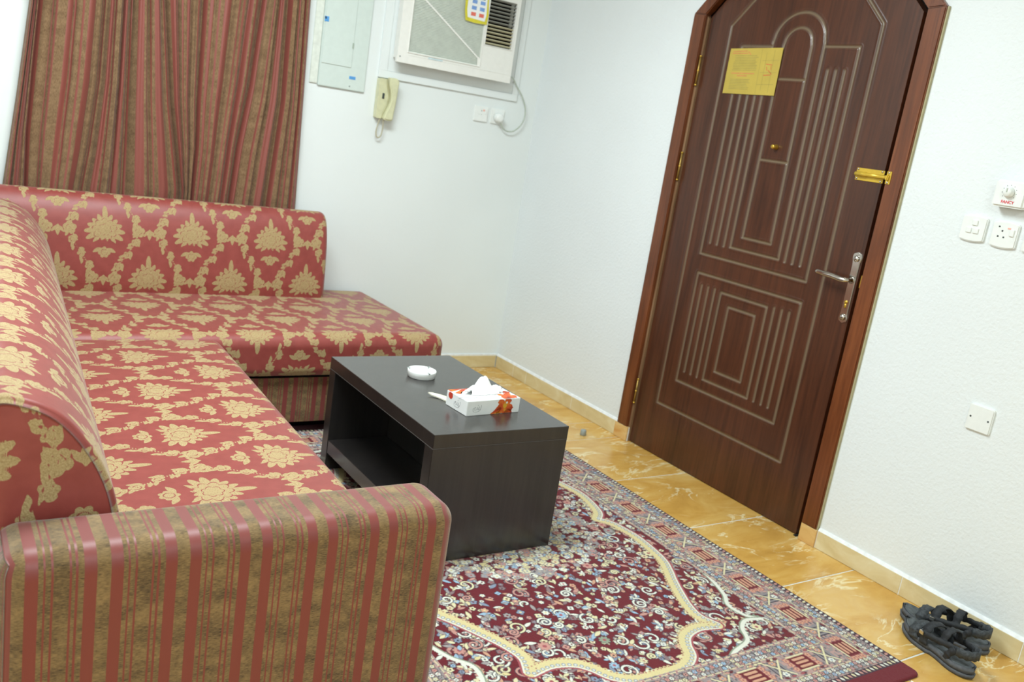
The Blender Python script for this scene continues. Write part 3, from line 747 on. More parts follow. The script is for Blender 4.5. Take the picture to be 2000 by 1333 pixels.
# ------------------------------------------------------------------ sofas
ST = .0025
def rbox(lo, hi, r, uvf, faces='TFRLB', bulge=0, step=ST, pat=None):
    lo = np.array(lo, float); hi = np.array(hi, float); out = []
    def lin(a, b): return np.linspace(a, b, max(2, int(math.ceil((b-a)/step))+1))
    spec = {'T': (0, 1, 2, hi[2]), 'D': (0, 1, 2, lo[2]), 'F': (0, 2, 1, lo[1]), 'B': (0, 2, 1, hi[1]), 'R': (1, 2, 0, hi[0]), 'L': (1, 2, 0, lo[0])}
    for fc in faces:
        i, j, k, v = spec[fc]; A, Bq = np.meshgrid(lin(lo[i], hi[i]), lin(lo[j], hi[j]), indexing='ij')
        P = np.zeros(A.shape+(3,)); P[..., i] = A; P[..., j] = Bq; P[..., k] = v
        uv = uvf(P, fc)
        rr = np.minimum(r, (hi-lo)/2-1e-4); inn = np.clip(P, lo+rr, hi-rr); d = P-inn; L = np.linalg.norm(d/rr, axis=-1, keepdims=True)
        Q = inn+d/np.maximum(L, 1e-9)
        if bulge:
            s = (Q[..., 0]-lo[0])/(hi[0]-lo[0]); t = (Q[..., 1]-lo[1])/(hi[1]-lo[1]); z = np.clip((Q[..., 2]-lo[2])/(hi[2]-lo[2]), 0, 1)
            Q[..., 2] += bulge*z*np.clip(1-(2*s-1)**4, 0, 1)*np.clip(1-(2*t-1)**4, 0, 1)
        out.append((Q, uv, pat(uv[..., 0], uv[..., 1]) if pat is not None else None))
    return out
def sweep(prof, a0, a1, mapf, step, pat, rend=(.02, .02), capuv=None, cap=(True, True), ucoef=1):
    """prof open polyline 2-D (front bottom, over the top, to back bottom); swept from a0 to a1"""
    P = np.array([(q.x, q.y) for q in catmull([(a, b, 0) for a, b in prof], 10)])
    cum = np.concatenate([[0], np.cumsum(np.hypot(*np.diff(P, axis=0).T))]); n = int(cum[-1]/step)+1; d = np.linspace(0, cum[-1], n)
    X = np.interp(d, cum, P[:, 0]); Z = np.interp(d, cum, P[:, 1]); T = np.gradient(np.stack([X, Z], -1), axis=0); T /= np.linalg.norm(T, axis=1, keepdims=True)
    N = np.stack([-T[:, 1], T[:, 0]], -1); cen = np.array([X.mean(), Z.mean()])
    if (N*(cen-np.stack([X, Z], -1))).sum() < 0: N = -N
    A = np.linspace(a0, a1, int(abs(a1-a0)/step)+1); L = abs(a1-a0); da = np.abs(A-a0)
    ins = np.zeros(len(A))
    for dist, r in ((da, rend[0]), (L-da, rend[1])):
        if r: t = np.clip(1-dist/r, 0, 1); ins += r*(1-np.sqrt(1-t*t))
    XX = X[None, :]+N[None, :, 0]*ins[:, None]; ZZ = Z[None, :]+N[None, :, 1]*ins[:, None]; AA = np.repeat(A[:, None], n, 1)
    Q = mapf(AA, XX, ZZ); uv = np.stack([AA, np.repeat(-d[None, :]*-1, len(A), 0)], -1)
    out = [(Q, uv, pat(uv[..., 0], uv[..., 1]) if pat else None)]
    for e, doit in ((0, cap[0]), (-1, cap[1])):
        if not doit: continue
        xe, ze = XX[e], ZZ[e]; m = max(8, int(.12/step)); bx = np.linspace(xe[0], xe[-1], n); bz = np.linspace(ze[0], ze[-1], n)
        s = np.linspace(0, 1, m)[:, None]; cx = xe[None]*(1-s)+bx[None]*s; cz = ze[None]*(1-s)+bz[None]*s; ca = np.full(cx.shape, A[e])
        ca = ca+(-1 if (A[e] == min(a0, a1)) else 1)*.006*np.sin(PI*np.clip(s*2, 0, 1)/2)
        u2, v2 = capuv(cx, cz) if capuv else (cx, cz)
        out.append((mapf(ca, cx, cz), np.stack([u2, v2], -1), pat(u2, v2) if pat else None))
    return out
nopat = None
# left section (along the left wall)
sl = tag(empty('corner_sofa', (-2.1, -1.4, 0)), 'L-shaped red and gold damask corner sofa with striped armrest, below the curtain', 'sofa')
patL = lambda u, v: damask(u, v, 1.0, -1.174, -2.262)
def uvseat(P, fc):
    z = P[..., 2]; d = .425-z
    if fc == 'T': return np.stack([P[..., 1], -(-P[..., 0]*-1)*-1*-1, ], -1) if False else np.stack([P[..., 1], P[..., 0]*-1*1], -1)
    if fc == 'R': return np.stack([P[..., 1], -P[..., 0]-d], -1)
    if fc == 'L': return np.stack([P[..., 1], -P[..., 0]+d], -1)
    if fc == 'B': return np.stack([P[..., 1]+d, -P[..., 0]], -1)
    return np.stack([P[..., 1]-d, -P[..., 0]], -1)
# v axis of the tile points towards the bud; on the seat the bud lies on the -x side, so v = -x
patS = lambda u, v: damask(u, v, 1.0, -1.174, 2.262)
def skew(pl, k, yref=-2.6):
    for Q, uv, pt in pl: Q[..., 0] += k*(Q[..., 1]-yref)
    return pl
patches('seat_cushion', skew(rbox((-2.58, -2.598, .245), (-1.922, -.905, .425), .045, uvseat, 'TRBF', .012, ST, patS), .035), m_damask, sl)
profL = [(-2.60, .448), (-2.49, .447), (-2.482, .47), (-2.495, .54), (-2.515, .625), (-2.55, .70), (-2.60, .762), (-2.655, .792), (-2.70, .795), (-2.712, .74), (-2.712, .6), (-2.712, .46), (-2.70, .448), (-2.65, .448)]
def mapL(A, X, Z): return np.stack([X-.014+.066*(A+2.6), A, Z], -1)
patB = lambda u, v: damask(u, -v, 1.0, -1.30, -.14)
patches('backrest', sweep(profL, -2.598, -.272, mapL, ST, patB, (.012, .01), capuv=lambda x, z: (x, -z), cap=(True, False)), m_damask, sl)
def uvx(P, fc):
    if fc in 'TD': return np.stack([P[..., 0], P[..., 1]*-1], -1)
    if fc in 'FB': return np.stack([P[..., 0], P[..., 2]], -1)
    return np.stack([P[..., 1], P[..., 2]], -1)
def uvarm(P, fc):
    if fc == 'T': return np.stack([P[..., 0]+2.738, P[..., 1]+2.76+.585], -1)
    if fc == 'F': return np.stack([P[..., 0]+2.738, P[..., 2]], -1)
    if fc == 'B': return np.stack([P[..., 0]+2.738, 1.5-P[..., 2]], -1)
    return np.stack([P[..., 1]+2.76+.823+.0, P[..., 2]], -1) if fc == 'R' else np.stack([P[..., 1], P[..., 2]], -1)
SKB, SKS = .085, .035
ar = patches('armrest', rbox((-2.716, -2.765, .03), (-1.905, -2.602, .592), .042, uvarm, 'TFBRL', 0, .006), m_stripe, sl)
ar['label'] = 'striped red and gold armrest'
bs = patches('base', rbox((-2.58, -2.598, .05), (-1.93, -.90, .244), .012, uvx, 'RFBL', 0, .02), m_stripe, sl); bs['label'] = 'striped base'
obj('back_frame', B(-2.708, -2.585, -2.598, -.91, .06, .447, bev=.004), m_casing, sl)
for x in (-2.66, -1.98):
    for y in (-2.68, -1.0): obj('foot', B(x-.025, x+.025, y-.025, y+.025, .0, .055, bev=.004), m_gap_foot_black, sl)
# back section (along the back wall)
sb = sl
SCB = .345/.36
def uvb(P, fc):
    d = .432-P[..., 2]
    if fc == 'T': return np.stack([P[..., 0], P[..., 1]], -1)
    if fc == 'F': return np.stack([P[..., 0], P[..., 1]-d], -1)
    return np.stack([P[..., 0]+d, P[..., 1]], -1)
patF = lambda u, v: damask(u, v, SCB, -1.375, -.88)
patches('seat_cushion', rbox((-2.70, -.905, .25), (-.885, -.005, .432), .05, uvb, 'TFR', .012, .004, patF), m_damask, sb)
profF = [(-.262, .43), (-.268, .50), (-.262, .60), (-.25, .70), (-.228, .775), (-.195, .822), (-.155, .835), (-.115, .82), (-.10, .76), (-.10, .6), (-.10, .43)]
def mapF(A, Yv, Z): return np.stack([A, Yv, Z], -1)
patBk = lambda u, v: damask(u, -v, SCB, -1.827, -.27)
patches('backrest', sweep(profF, -2.70, -1.205, mapF, .004, patBk, (.0, .03), capuv=lambda x, z: (x, -z), cap=(False, True)), m_damask, sb)
b2 = patches('base', rbox((-2.70, -.872, .055), (-.90, -.02, .252), .012, uvx, 'FRL', 0, .02), m_stripe, sb); b2['label'] = 'striped base'
obj('plinth', B(-2.66, -.96, -.77, -.06, 0, .056), m_gap_foot_black, sb)

# ------------------------------------------------------------------ curtain
zs = np.linspace(.47, 2.72, 110)
vl = [[(-2.522, .804), (-2.479, 1.189), (-2.444, 1.542)], [(-2.446, .809), (-2.445, 1.039), (-2.43, 1.297), (-2.414, 1.548)], [(-2.240, .828), (-2.216, 1.002), (-2.19, 1.272), (-2.18, 1.596)],
      [(-2.079, .844), (-2.08, 1.223), (-2.081, 1.616)], [(-1.843, .866), (-1.903, 1.235), (-1.949, 1.643)], [(-1.793, .834), (-1.786, 1.054), (-1.794, 1.266), (-1.796, 1.674)],
      [(-1.624, .819), (-1.606, 1.075), (-1.571, 1.35), (-1.545, 1.726)], [(-1.455, .834), (-1.426, 1.305), (-1.434, 1.748)], [(-1.299, .835), (-1.311, 1.322), (-1.322, 1.771)]]
dep = [.0, .5, .75, 1.0, .7, 1.0, .8, .45, .1]
NUc = 640; uu = np.linspace(0, 1, NUc)
VX = np.array([[np.interp(min(max(z, .8), 1.8), [p[1] for p in q], [p[0] for p in q]) for q in vl] for z in zs])
VX[:, 0] += -np.clip(1.54-zs, -5, 0)*0; VX[:, 0] = np.minimum(VX[:, 0], VX[:, 1]-.02)
X = np.zeros((len(zs), NUc)); Yc = np.zeros_like(X)
nseg = len(vl)-1; seg = np.minimum((uu*nseg).astype(int), nseg-1); fr = uu*nseg-seg
for i, z in enumerate(zs):
    X[i] = VX[i][seg]*(1-fr)+VX[i][seg+1]*fr
    lob = np.abs(np.sin(PI*fr))**.42
    dd = np.array(dep)[seg]*(1-fr)+np.array(dep)[seg+1]*fr
    pleat = np.abs(np.sin(PI*fr*(2.5+.5*(seg % 3))+.35*math.sin(z*1.3)+seg*.8))**.5
    Yc[i] = -.010-.048*lob*(.4+.6*dd)-.030*pleat*np.minimum(1, lob*1.3)
    Yc[i] -= .004*np.sin(2*PI*fr*3+seg*1.7+z*1.2)*np.sin(PI*fr)+.004*np.sin(2*PI*fr*6+seg*.9-z*2.3)*np.sin(PI*fr)
    Yc[i] += (.012*np.sin(fr*2*PI+seg)*math.sin(z*2.1+.4))*np.sin(PI*fr)
Yc = np.clip(Yc, -.098, -.006)
arcl = np.concatenate([np.zeros((len(zs), 1)), np.cumsum(np.hypot(np.diff(X, axis=1), np.diff(Yc, axis=1)), 1)], 1)
Uc = arcl[55:56].repeat(len(zs), 0)*1.0
Pc = np.stack([X, Yc, np.repeat(zs[:, None], NUc, 1)], -1)
cu = patches('curtain', [(Pc, np.stack([Uc, Pc[..., 2]], -1), None), (Pc+np.array([0, .0022, 0]), np.stack([Uc, Pc[..., 2]], -1), None)], m_curtain, None, org=(-1.9, -.05, 1.5))
cu.location = (-1.9, -.05, 1.5)
tag(cu, 'long striped red and gold curtain hanging in folds behind the corner sofa', 'curtain')

# ------------------------------------------------------------------ coffee table
ct = tag(empty('coffee_table', (-1.29, -1.61, .0095)), 'low black-brown rectangular coffee table with open shelf, on the carpet', 'table')
x0, x1, y0, y1, zt = -1.543, -1.042, -2.015, -1.203, .437
def tb(nm, *a, bev=.0012): return obj(nm, B(*a, bev=bev, seg=1), m_black, ct)
tb('table_top', x0, x1, y0, y1, zt-.044, zt)
tb('side_panel', x0, x1, y0, y0+.05, .0104, zt-.0455); tb('side_panel', x0, x1, y1-.05, y1, .0104, zt-.0455)
tb('shelf', x0+.002, x1-.002, y0+.0505, y1-.0505, .078, .128); tb('divider', -1.30, -1.284, y0+.0505, y1-.0505, .1285, zt-.045)
obj('edge_strip', B(x0-.0004, x1+.0004, y0-.0005, y1+.0005, zt-.0456, zt-.0438), plain('worn_edge_strip', '5a5654', .5), ct)

# ashtray
b = bmesh.new(); lathe(b, [(.047, 0), (.050, .002), (.0525, .022), (.0515, .026), (.048, .0265), (.0455, .024), (.043, .010), (.02, .008), (.001, .008)], (-1.303, -1.462, zt), 48)
ash = tag(empty('ashtray', (-1.303, -1.462, zt)), 'round white ceramic ashtray on the black coffee table', 'ashtray')
obj('bowl', b, m_ceramic, ash, True)
for a in (.55, .55+2*PI/3, .55+4*PI/3):
    b = bmesh.new(); c = Vector((-1.303+.049*math.cos(a), -1.462+.049*math.sin(a), zt+.0262)); d = Vector((math.cos(a), math.sin(a), 0))*.006
    tube(b, [c-d, c+d], .003, 10); obj('notch', b, m_grey, ash, True)

# tissue box
T0 = Vector((-1.356, -1.877, zt)); ang = math.atan2(.015, .213); e1 = Vector((math.cos(ang), math.sin(ang), 0)); e2 = Vector((-math.sin(ang), math.cos(ang), 0)); e3 = Vector((0, 0, 1))
TLn, TWd, THt = .214, .122, .050
def TP(a, b, c): return T0+e1*a+e2*b+e3*c
tis = tag(empty('tissue_box', TP(TLn/2, TWd/2, 0)), 'white tissue box with orange leaf print on the black coffee table', 'tissue box')
b = bmesh.new(); box(b, 0, TLn, 0, TWd, 0, THt, bev=.0015)
for v in b.verts: v.co = TP(*v.co)
obj('carton', b, m_card, tis)
def blob(n, f, cx, cy, seed):
    rr = random.Random(seed); return [(cx+f(2*PI*k/n, rr)*math.cos(2*PI*k/n), cy+f(2*PI*k/n, rr)*math.sin(2*PI*k/n)) for k in range(n)]
def decal(polys, mapf, mat, nm):
    for p in polys:
        b = bmesh.new()
        vs = [b.verts.new(mapf(*q)) for q in p]; c = b.verts.new(mapf(sum(q[0] for q in p)/len(p), sum(q[1] for q in p)/len(p)))
        for i in range(len(p)): b.faces.new((c, vs[i], vs[(i+1) % len(p)]))
        obj(nm, b, mat, tis)
FR = lambda a, c: TP(min(max(a, .001), TLn-.001), -.0004, min(max(c, .001), THt-.001))
TO = lambda a, bq: TP(min(max(a, .001), TLn-.001), min(max(bq, .001), TWd-.001), THt+.0004)
LE = lambda a, c: TP(-.0004, min(max(a, .001), TWd-.001), min(max(c, .001), THt-.001))
leafy = lambda th, rr: (.036*(.62+.38*abs(math.cos(2.5*th+.4))))*rr.uniform(.85, 1.12)
decal([blob(44, leafy, .152, .022, 3), [(.095, 0), (.13, .0), (.14, .018), (.125, .03), (.11, .012)], [(.15, .001), (.185, .001), (.178, .012), (.160, .016)]], FR, m_splash, 'leaf_print')
decal([blob(40, leafy, .175, .02, 5), blob(30, lambda t, r: .016*(.7+.3*abs(math.cos(2*t)))*r.uniform(.8, 1.1), .197, .060, 8), [(.005, .085), (.055, .118), (.10, .121), (.07, .108), (.03, .088), (.02, .07)], [(.0, .10), (.0, .121), (.06, .121), (.03, .108)]], TO, m_splash, 'leaf_print')
decal([blob(24, lambda t, r: .013*(1 if math.sin(t) < 0 else .9), .098, .040, 2)], LE, plain('red_leaf_print', 'c8402a', .4), 'leaf_print')
decal([blob(20, lambda t, r: .008, .152, .026, 2)], lambda a, c: TP(a, -.0007, c), plain('amber_print', 'd9a52a', .4), 'leaf_print')
decal([blob(12, lambda t, r: .0038, .158, .037, 2)], lambda a, c: TP(a, -.0009, c), m_card, 'leaf_print')
def script_at(mapf, ca, cc, s):
    b = bmesh.new()
    for P in ([(-1, -.1), (-.6, .4), (-.7, -.4), (-.2, -.3), (0, .3), (.1, -.3), (.4, -.2), (.6, .5), (.5, -.5), (.9, -.2)], [(-1.2, .2), (-1.1, -.7), (-.4, -.9), (.6, -.8), (1.1, -.2), (1.2, .8)], [(.1, .7), (.35, .9)]):
        pts = catmull([mapf(ca+x*s, cc+y*s) for x, y in P], 5); tube(b, pts, .00045, 4)
    return obj('script_print', b, m_ink, tis)
script_at(lambda a, c: TP(a, -.0003, c), .040, .024, .013); script_at(lambda a, c: TP(-.0003, TWd-a, c), .065, .024, .014)
# crumpled tissue: a creased sheet rising from the slot
n1, n2 = 34, 20; Pt = np.zeros((n1, n2, 3))
for i in range(n1):
    for j in range(n2):
        s = i/(n1-1)*2-1; t = j/(n2-1)*2-1
        hh = .048*math.exp(-((s-.05)/.35)**2)*(1-.55*t*t)+.022*math.exp(-((s+.7)/.4)**2)*(1-t*t)+.018*math.exp(-((s-.75)/.3)**2)*(1-t*t)
        hh += .004*math.sin(9*s+3*t)+.003*math.sin(14*t+5*s)
        a = .105+s*(.068-.010*abs(t))+.008*math.sin(5*t+2*s); bq = .066+t*(.026+.006*math.cos(4*s))+.012*math.exp(-((s-.05)/.3)**2)
        v = TP(a, bq, THt+.001+max(0, hh)*(1-t**6)); Pt[i, j] = v
Pq = Pt.copy(); Pq[..., 2] += .0009
patches('tissue', [(Pt, Pt[..., :2], None), (Pq, Pt[..., :2], None)], m_tissue, tis)
b = bmesh.new(); pts = [TP(.02+.03*math.cos(k*2*PI/20)*1.2, .03+.008*math.sin(k*2*PI/20), THt+.0006) for k in range(21)]; tube(b, pts, .0005, 4); obj('perforation', b, m_ink, tis)
# torn cardboard strip behind the box
b = bmesh.new(); top = []; 
o1 = Vector((-1.352, -1.757, zt+.002)); out = [(-.004, 0), (.02, .0), (.020, .03), (.012, .055), (-.010, .088), (-.024, .098), (-.026, .088), (-.020, .05)]
out = [(0.010, -.004), (.040, -.002), (.046, .020), (.038, .045), (.014, .072), (-.012, .090), (-.026, .092), (-.022, .076), (-.004, .050), (.004, .02)]
for x, y in out: top.append(Vector((o1.x+x-.004, o1.y+y+.002, zt+.0045+.010*max(0, (y-.04)/.05)**1.5*.6)))
f = b.faces.new([b.verts.new(p) for p in top]); r = bmesh.ops.extrude_face_region(b, geom=[f])
for v in [g for g in r['geom'] if isinstance(g, bmesh.types.BMVert)]: v.co.z -= .0038
single('cardboard_flap', b, m_kraft, 'torn pale cardboard flap lying behind the tissue box on the table', 'cardboard', (-1.34, -1.71, zt))

# ------------------------------------------------------------------ electric panel, intercom, sockets on the back wall
ep = tag(empty('electrical_panel', (-1.145, YB, 1.7)), 'pale grey-green steel electrical panel beside the curtain', 'electrical panel')
obj('cover', B(-1.245, -1.008, -.006, YB, 1.408, 2.12, bev=.003), m_panel, ep)
obj('side_flange', B(-1.285, -1.246, -.001, YB, 1.415, 2.12, bev=.002), plain('pale_steel_edge', 'dfe4da', .4), ep)
dr = obj('panel_door', B(-1.238, -1.088, -.0095, -.006, 1.512, 2.08, bev=.0015, seg=1), m_panel, ep)
obj('latch', B(-1.094, -1.088, -.013, -.0085, 1.600, 1.625, bev=.001), plain('dull_green_metal', 'a9b5a6', .5), ep)
obj('sticker', B(-1.243, -1.222, -.0102, -.0094, 1.697, 1.72), m_blue, ep); obj('sticker', B(-1.243, -1.233, -.0108, -.0101, 1.708, 1.718), m_bluedark, ep)
obj('sticker', B(-1.092, -1.060, -.0070, -.0058, 1.460, 1.474), m_blue, ep)
b = bmesh.new(); lathe(b, [(.004, 0), (.003, -.002)], (-1.086, -.006, 1.427), 12, 'y'); obj('screw', b, m_grey, ep)

bdx = tag(empty('mounting_board', (-.54, 0, 1.8)), 'white painted board on the back wall framing the air conditioner', 'board')
b = bmesh.new()
for a in ((-.943, -.13, 1.495, 1.53), (-.943, -.90, 1.53, 2.14), (-.165, -.13, 1.53, 2.14), (-.943, -.13, 2.14, 2.19)): box(b, a[0], a[1], -.006, YB, a[2], a[3], bev=.0008, seg=1)
obj('frame', b, m_wall, bdx)
b = bmesh.new(); box(b, -.899, -.166, -.001, YB, 1.531, 2.139); obj('infill_panel', b, m_wall, bdx)

ac = tag(empty('air_conditioner', (-.6, -.07, 1.8)), 'white window air conditioner high on the back wall with slatted vent', 'air conditioner')
AY = -.145
obj('body', B(-.912, -.288, -.12, -.002, 1.588, 2.05, bev=.006), m_acwhite, ac)
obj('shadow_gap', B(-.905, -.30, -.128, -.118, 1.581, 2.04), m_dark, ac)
fp = obj('front_frame', bmesh.new(), m_acwhite, ac)
b = bmesh.new()
gx0, gx1, gz0, gz1 = -.868, -.473, 1.628, 2.01; lx0, lx1, lz0, lz1 = -.458, -.300, 1.735, 1.958
AX0, AX1, AZ0, AZ1 = -.922, -.278, 1.573, 2.06
for a in ((AX0, gx0, AZ0, AZ1), (gx0, gx1, AZ0, gz0), (gx0, gx1, gz1, AZ1), (gx1, lx0, AZ0, AZ1), (lx1, AX1, AZ0, AZ1), (lx0, lx1, AZ0, lz0), (lx0, lx1, lz1, AZ1)): box(b, a[0], a[1], AY, -.125, a[2], a[3])
bmesh.ops.remove_doubles(b, verts=b.verts, dist=1e-5); b.to_mesh(fp.data); b.free()
b = bmesh.new()
for a in ((gx0-.006, gx0, gz0-.006, gz1), (gx1, gx1+.005, gz0-.006, gz1), (gx0, gx1, gz0-.006, gz0), (lx0-.004, lx0, lz0-.004, lz1), (lx1, lx1+.004, lz0-.004, lz1), (lx0, lx1, lz0-.004, lz0)): box(b, a[0], a[1], AY-.004, AY, a[2], a[3], bev=.001, seg=1)
box(b, gx0, gx1, AY-.0015, AY, 1.612, 1.6135); box(b, gx1, AX1, AY-.0015, AY, 1.6115, 1.613)
obj('frame_moulding', b, m_acwhite, ac)
obj('grille_backing', B(gx0, gx1, -.131, -.127, gz0, gz1), m_acback, ac)
b = bmesh.new(); n = 56
for k in range(n):
    z = gz0+.003+(gz1-gz0-.006)*k/(n-1); box(b, gx0, gx1, -.139, -.131, z-.0018, z+.0018)
g = obj('grille_fins', b, m_acgrille, ac); g['kind'] = 'stuff'
b = bmesh.new(); p, q = (-.835, 1.885+.012), (-.486, 1.672); n = 26
for k in range(n):
    t0, t1 = k/n, (k+1)/n; xa, za = p[0]+(q[0]-p[0])*t0, p[1]+(q[1]-p[1])*t0; xb, zb = p[0]+(q[0]-p[0])*t1, p[1]+(q[1]-p[1])*t1
    prism(b, [(xa, za), (xb, zb), (xb, zb-.010), (xa, za-.010)], -.1415, -.139, BW)
prism(b, [(-.486, 1.672), (-.473, 1.665), (-.473, 1.628), (-.482, 1.628), (-.484, 1.65)], -.1415, -.139, BW)
dg = obj('diagonal_strip', b, m_acwhite, ac); dg['label'] = 'white diagonal strip across the grille'
obj('vent_cavity', B(lx0, lx1, -.128, -.126, lz0, lz1), m_dark, ac)
for k in range(13):
    z = lz0+.009+(lz1-lz0-.014)*k/12; b = bmesh.new(); box(b, lx0, lx1, -.006, .006, -.0022, .0022, bev=.0008, seg=1)
    R = Matrix.Rotation(math.radians(-28), 4, 'X')
    for v in b.verts: v.co = R @ v.co+Vector((0, -.137, z))
    sl_ = obj('slat', b, m_slatb if k < 6 else m_slatg, ac)
b = bmesh.new(); 
for x in (-.325, -.32, -.316): box(b, x-.001, x+.001, -.143, -.1295, 1.84, lz1)
obj('vane', b, m_slatg, ac)
obj('badge', B(-.76, -.68, AY-.0025, AY, 1.612, 1.62, bev=.0008, seg=1), plain('pale_blue_badge', 'cfe0e4', .4), ac)
b = bmesh.new(); lathe(b, [(.004, 0), (.003, -.002)], (-.908, AY, 1.60), 12, 'y'); obj('screw', b, m_grey, ac)
cpts = catmull([(-.262, -.045, 1.60), (-.20, -.035, 1.612), (-.16, -.03, 1.575), (-.11, -.028, 1.52), (-.078, -.026, 1.455), (-.085, -.024, 1.39), (-.125, -.022, 1.345), (-.165, -.022, 1.335), (-.20, -.024, 1.345), (-.226, -.03, 1.372), (-.236, -.038, 1.386)], 8)
b = bmesh.new(); tube(b, cpts, .0037, 8); obj('power_cord', b, m_cordg, ac, True)
b = bmesh.new(); lathe(b, [(.022, 0), (.0235, -.006), (.0235, -.032), (.020, -.038), (.008, -.040)], (-.236, -.0036-.001, 1.396), 28, 'y'); obj('plug', b, m_white, ac, True)

# label card hanging on the air conditioner
cdp = [(-.600, 1.915), (-.597, 1.87), (-.588, 1.826), (-.53, 1.822), (-.466, 1.826), (-.462, 1.87), (-.470, 1.925), (-.474, 2.0), (-.60, 2.0)]
lb = tag(empty('instruction_card', (-.53, AY, 1.9)), 'yellow bordered card with blue and red squares on the air conditioner', 'card')
b = bmesh.new(); prism(b, cdp, AY-.0062, AY-.0045, BW); obj('card_sheet', b, m_yel, lb)
b = bmesh.new(); prism(b, [(-.588, 1.995), (-.586, 1.88), (-.578, 1.842), (-.480, 1.838), (-.475, 1.87), (-.484, 1.995)], AY-.0068, AY-.0062, BW); obj('card_face', b, m_card, lb)
for z, mt in ((1.853, m_fred), (1.882, m_fblue), (1.911, m_fblue)):
    for x in (-.562, -.516):
        obj('square', B(x, x+.027, AY-.0074, AY-.0068, z, z+.017), mt, lb)
obj('square', B(-.565, -.492, AY-.0074, AY-.0068, 1.935, 1.985), m_scr, lb); obj('square', B(-.558, -.499, AY-.0079, AY-.0074, 1.941, 1.978), m_card, lb)

kk = 4.0815/4.0115
for root in (ac, lb):
    for ch in root.children:
        if ch.name.startswith(('power_cord', 'plug')): continue
        for v in ch.data.vertices:
            p = v.co
            yv = p.y+.07 if p.y < -.05 else p.y
            v.co = (-2.8214+(p.x+2.8214)*kk, yv, 1.3331+(p.z-1.3331)*kk)
# intercom handset
ic = tag(empty('intercom_phone', (-.89, 0, 1.39)), 'cream wall intercom handset with a cord loop below the air conditioner', 'intercom')
b = bmesh.new(); prism(b, rrect(-.943, -.860, 1.300, 1.490, .008), -.028, YB-.002, BW); obj('base', b, m_cream, ic)
# base left part bulges; handset on the right
hs = [(-.902, 1.498), (-.899, 1.47), (-.889, 1.435), (-.884, 1.405), (-.889, 1.370), (-.902, 1.338), (-.910, 1.300), (-.868, 1.298), (-.861, 1.335), (-.855, 1.40), (-.852, 1.45), (-.850, 1.478), (-.855, 1.492), (-.870, 1.499)]
b = bmesh.new(); prism(b, [(q.x, q.y) for q in catmull([(x, z, 0) for x, z in hs+[hs[0]]], 4)][:-1], -.058, -.029, BW); bmesh.ops.recalc_face_normals(b, faces=b.faces)
bmesh.ops.bevel(b, geom=[e for e in b.edges if all(abs(v.co.y+.058) < 1e-5 for v in e.verts)], offset=.006, segments=3, affect='EDGES')
obj('handset', b, m_cream, ic)
b = bmesh.new(); tube(b, catmull([(-.906, -.030, 1.49), (-.903, -.034, 1.465), (-.893, -.034, 1.433), (-.888, -.034, 1.405), (-.893, -.034, 1.370), (-.906, -.034, 1.338), (-.914, -.034, 1.302)], 5), .003, 6); obj('seam', b, m_creamd, ic, True)
obj('hook_button', B(-.921, -.911, -.033, -.027, 1.396, 1.422, bev=.001), m_dkhole, ic)
b = bmesh.new(); tube(b, catmull([(-.916, -.02, 1.302), (-.924, -.02, 1.27), (-.929, -.02, 1.235), (-.924, -.02, 1.212), (-.913, -.021, 1.208), (-.902, -.022, 1.220), (-.898, -.024, 1.25), (-.900, -.028, 1.28), (-.902, -.03, 1.302)], 7), .0034, 8); obj('cord', b, m_cordb, ic, True)

def plate(nm, label, cat, ctr, w, h, th, wall, bow=.0, **kw):
    mp_ = RW if wall == 'R' else BW; off = XW if wall == 'R' else YB
    t = tag(empty(nm, ((off, ctr[0], ctr[1]) if wall == 'R' else (ctr[0], off, ctr[1]))), label, cat, **kw)
    b = bmesh.new(); prism(b, rrect(ctr[0]-w/2, ctr[0]+w/2, ctr[1]-h/2, ctr[1]+h/2, .006, 4, bow), off-th, off, mp_); bmesh.ops.recalc_face_normals(b, faces=b.faces)
    k = 0 if wall == 'R' else 1
    bmesh.ops.bevel(b, geom=[e for e in b.edges if all(abs(v.co[k]-off+th) < 1e-5 for v in e.verts)], offset=.003, segments=2, affect='EDGES')
    obj('plate', b, m_white, t); return t
def pb(t, nm, wall, a0, a1, z0, z1, d0, d1, mat, bev=.001):
    off = XW if wall == 'R' else YB
    return obj(nm, B(off-d1, off-d0, a0, a1, z0, z1, bev=bev, seg=1) if wall == 'R' else B(a0, a1, off-d1, off-d0, z0, z1, bev=bev, seg=1), mat, t)
# back wall sockets
s1 = plate('wall_socket', 'white wall socket with red switch light, left of the plugged one', 'socket', (-.336, 1.402), .084, .080, .009, 'B')
pb(s1, 'pin_hole', 'B', -.338, -.333, 1.415, 1.422, .0085, .0095, m_grey); pb(s1, 'neon_light', 'B', -.327, -.316, 1.417, 1.426, .0088, .0102, m_neon); pb(s1, 'rocker', 'B', -.315, -.303, 1.404, 1.424, .0088, .012, m_white)
for x in (-.352, -.338): pb(s1, 'pin_hole', 'B', x, x+.006, 1.398, 1.4005, .0085, .0095, m_cordg, 0)
s2 = plate('wall_socket', 'white wall socket holding the round air conditioner plug', 'socket', (-.232, 1.402), .084, .080, .009, 'B')
pb(s2, 'rocker', 'B', -.206, -.196, 1.398, 1.42, .0088, .012, m_white); pb(s2, 'screw_hole', 'B', -.204, -.200, 1.390, 1.394, .0085, .0095, m_cordg)
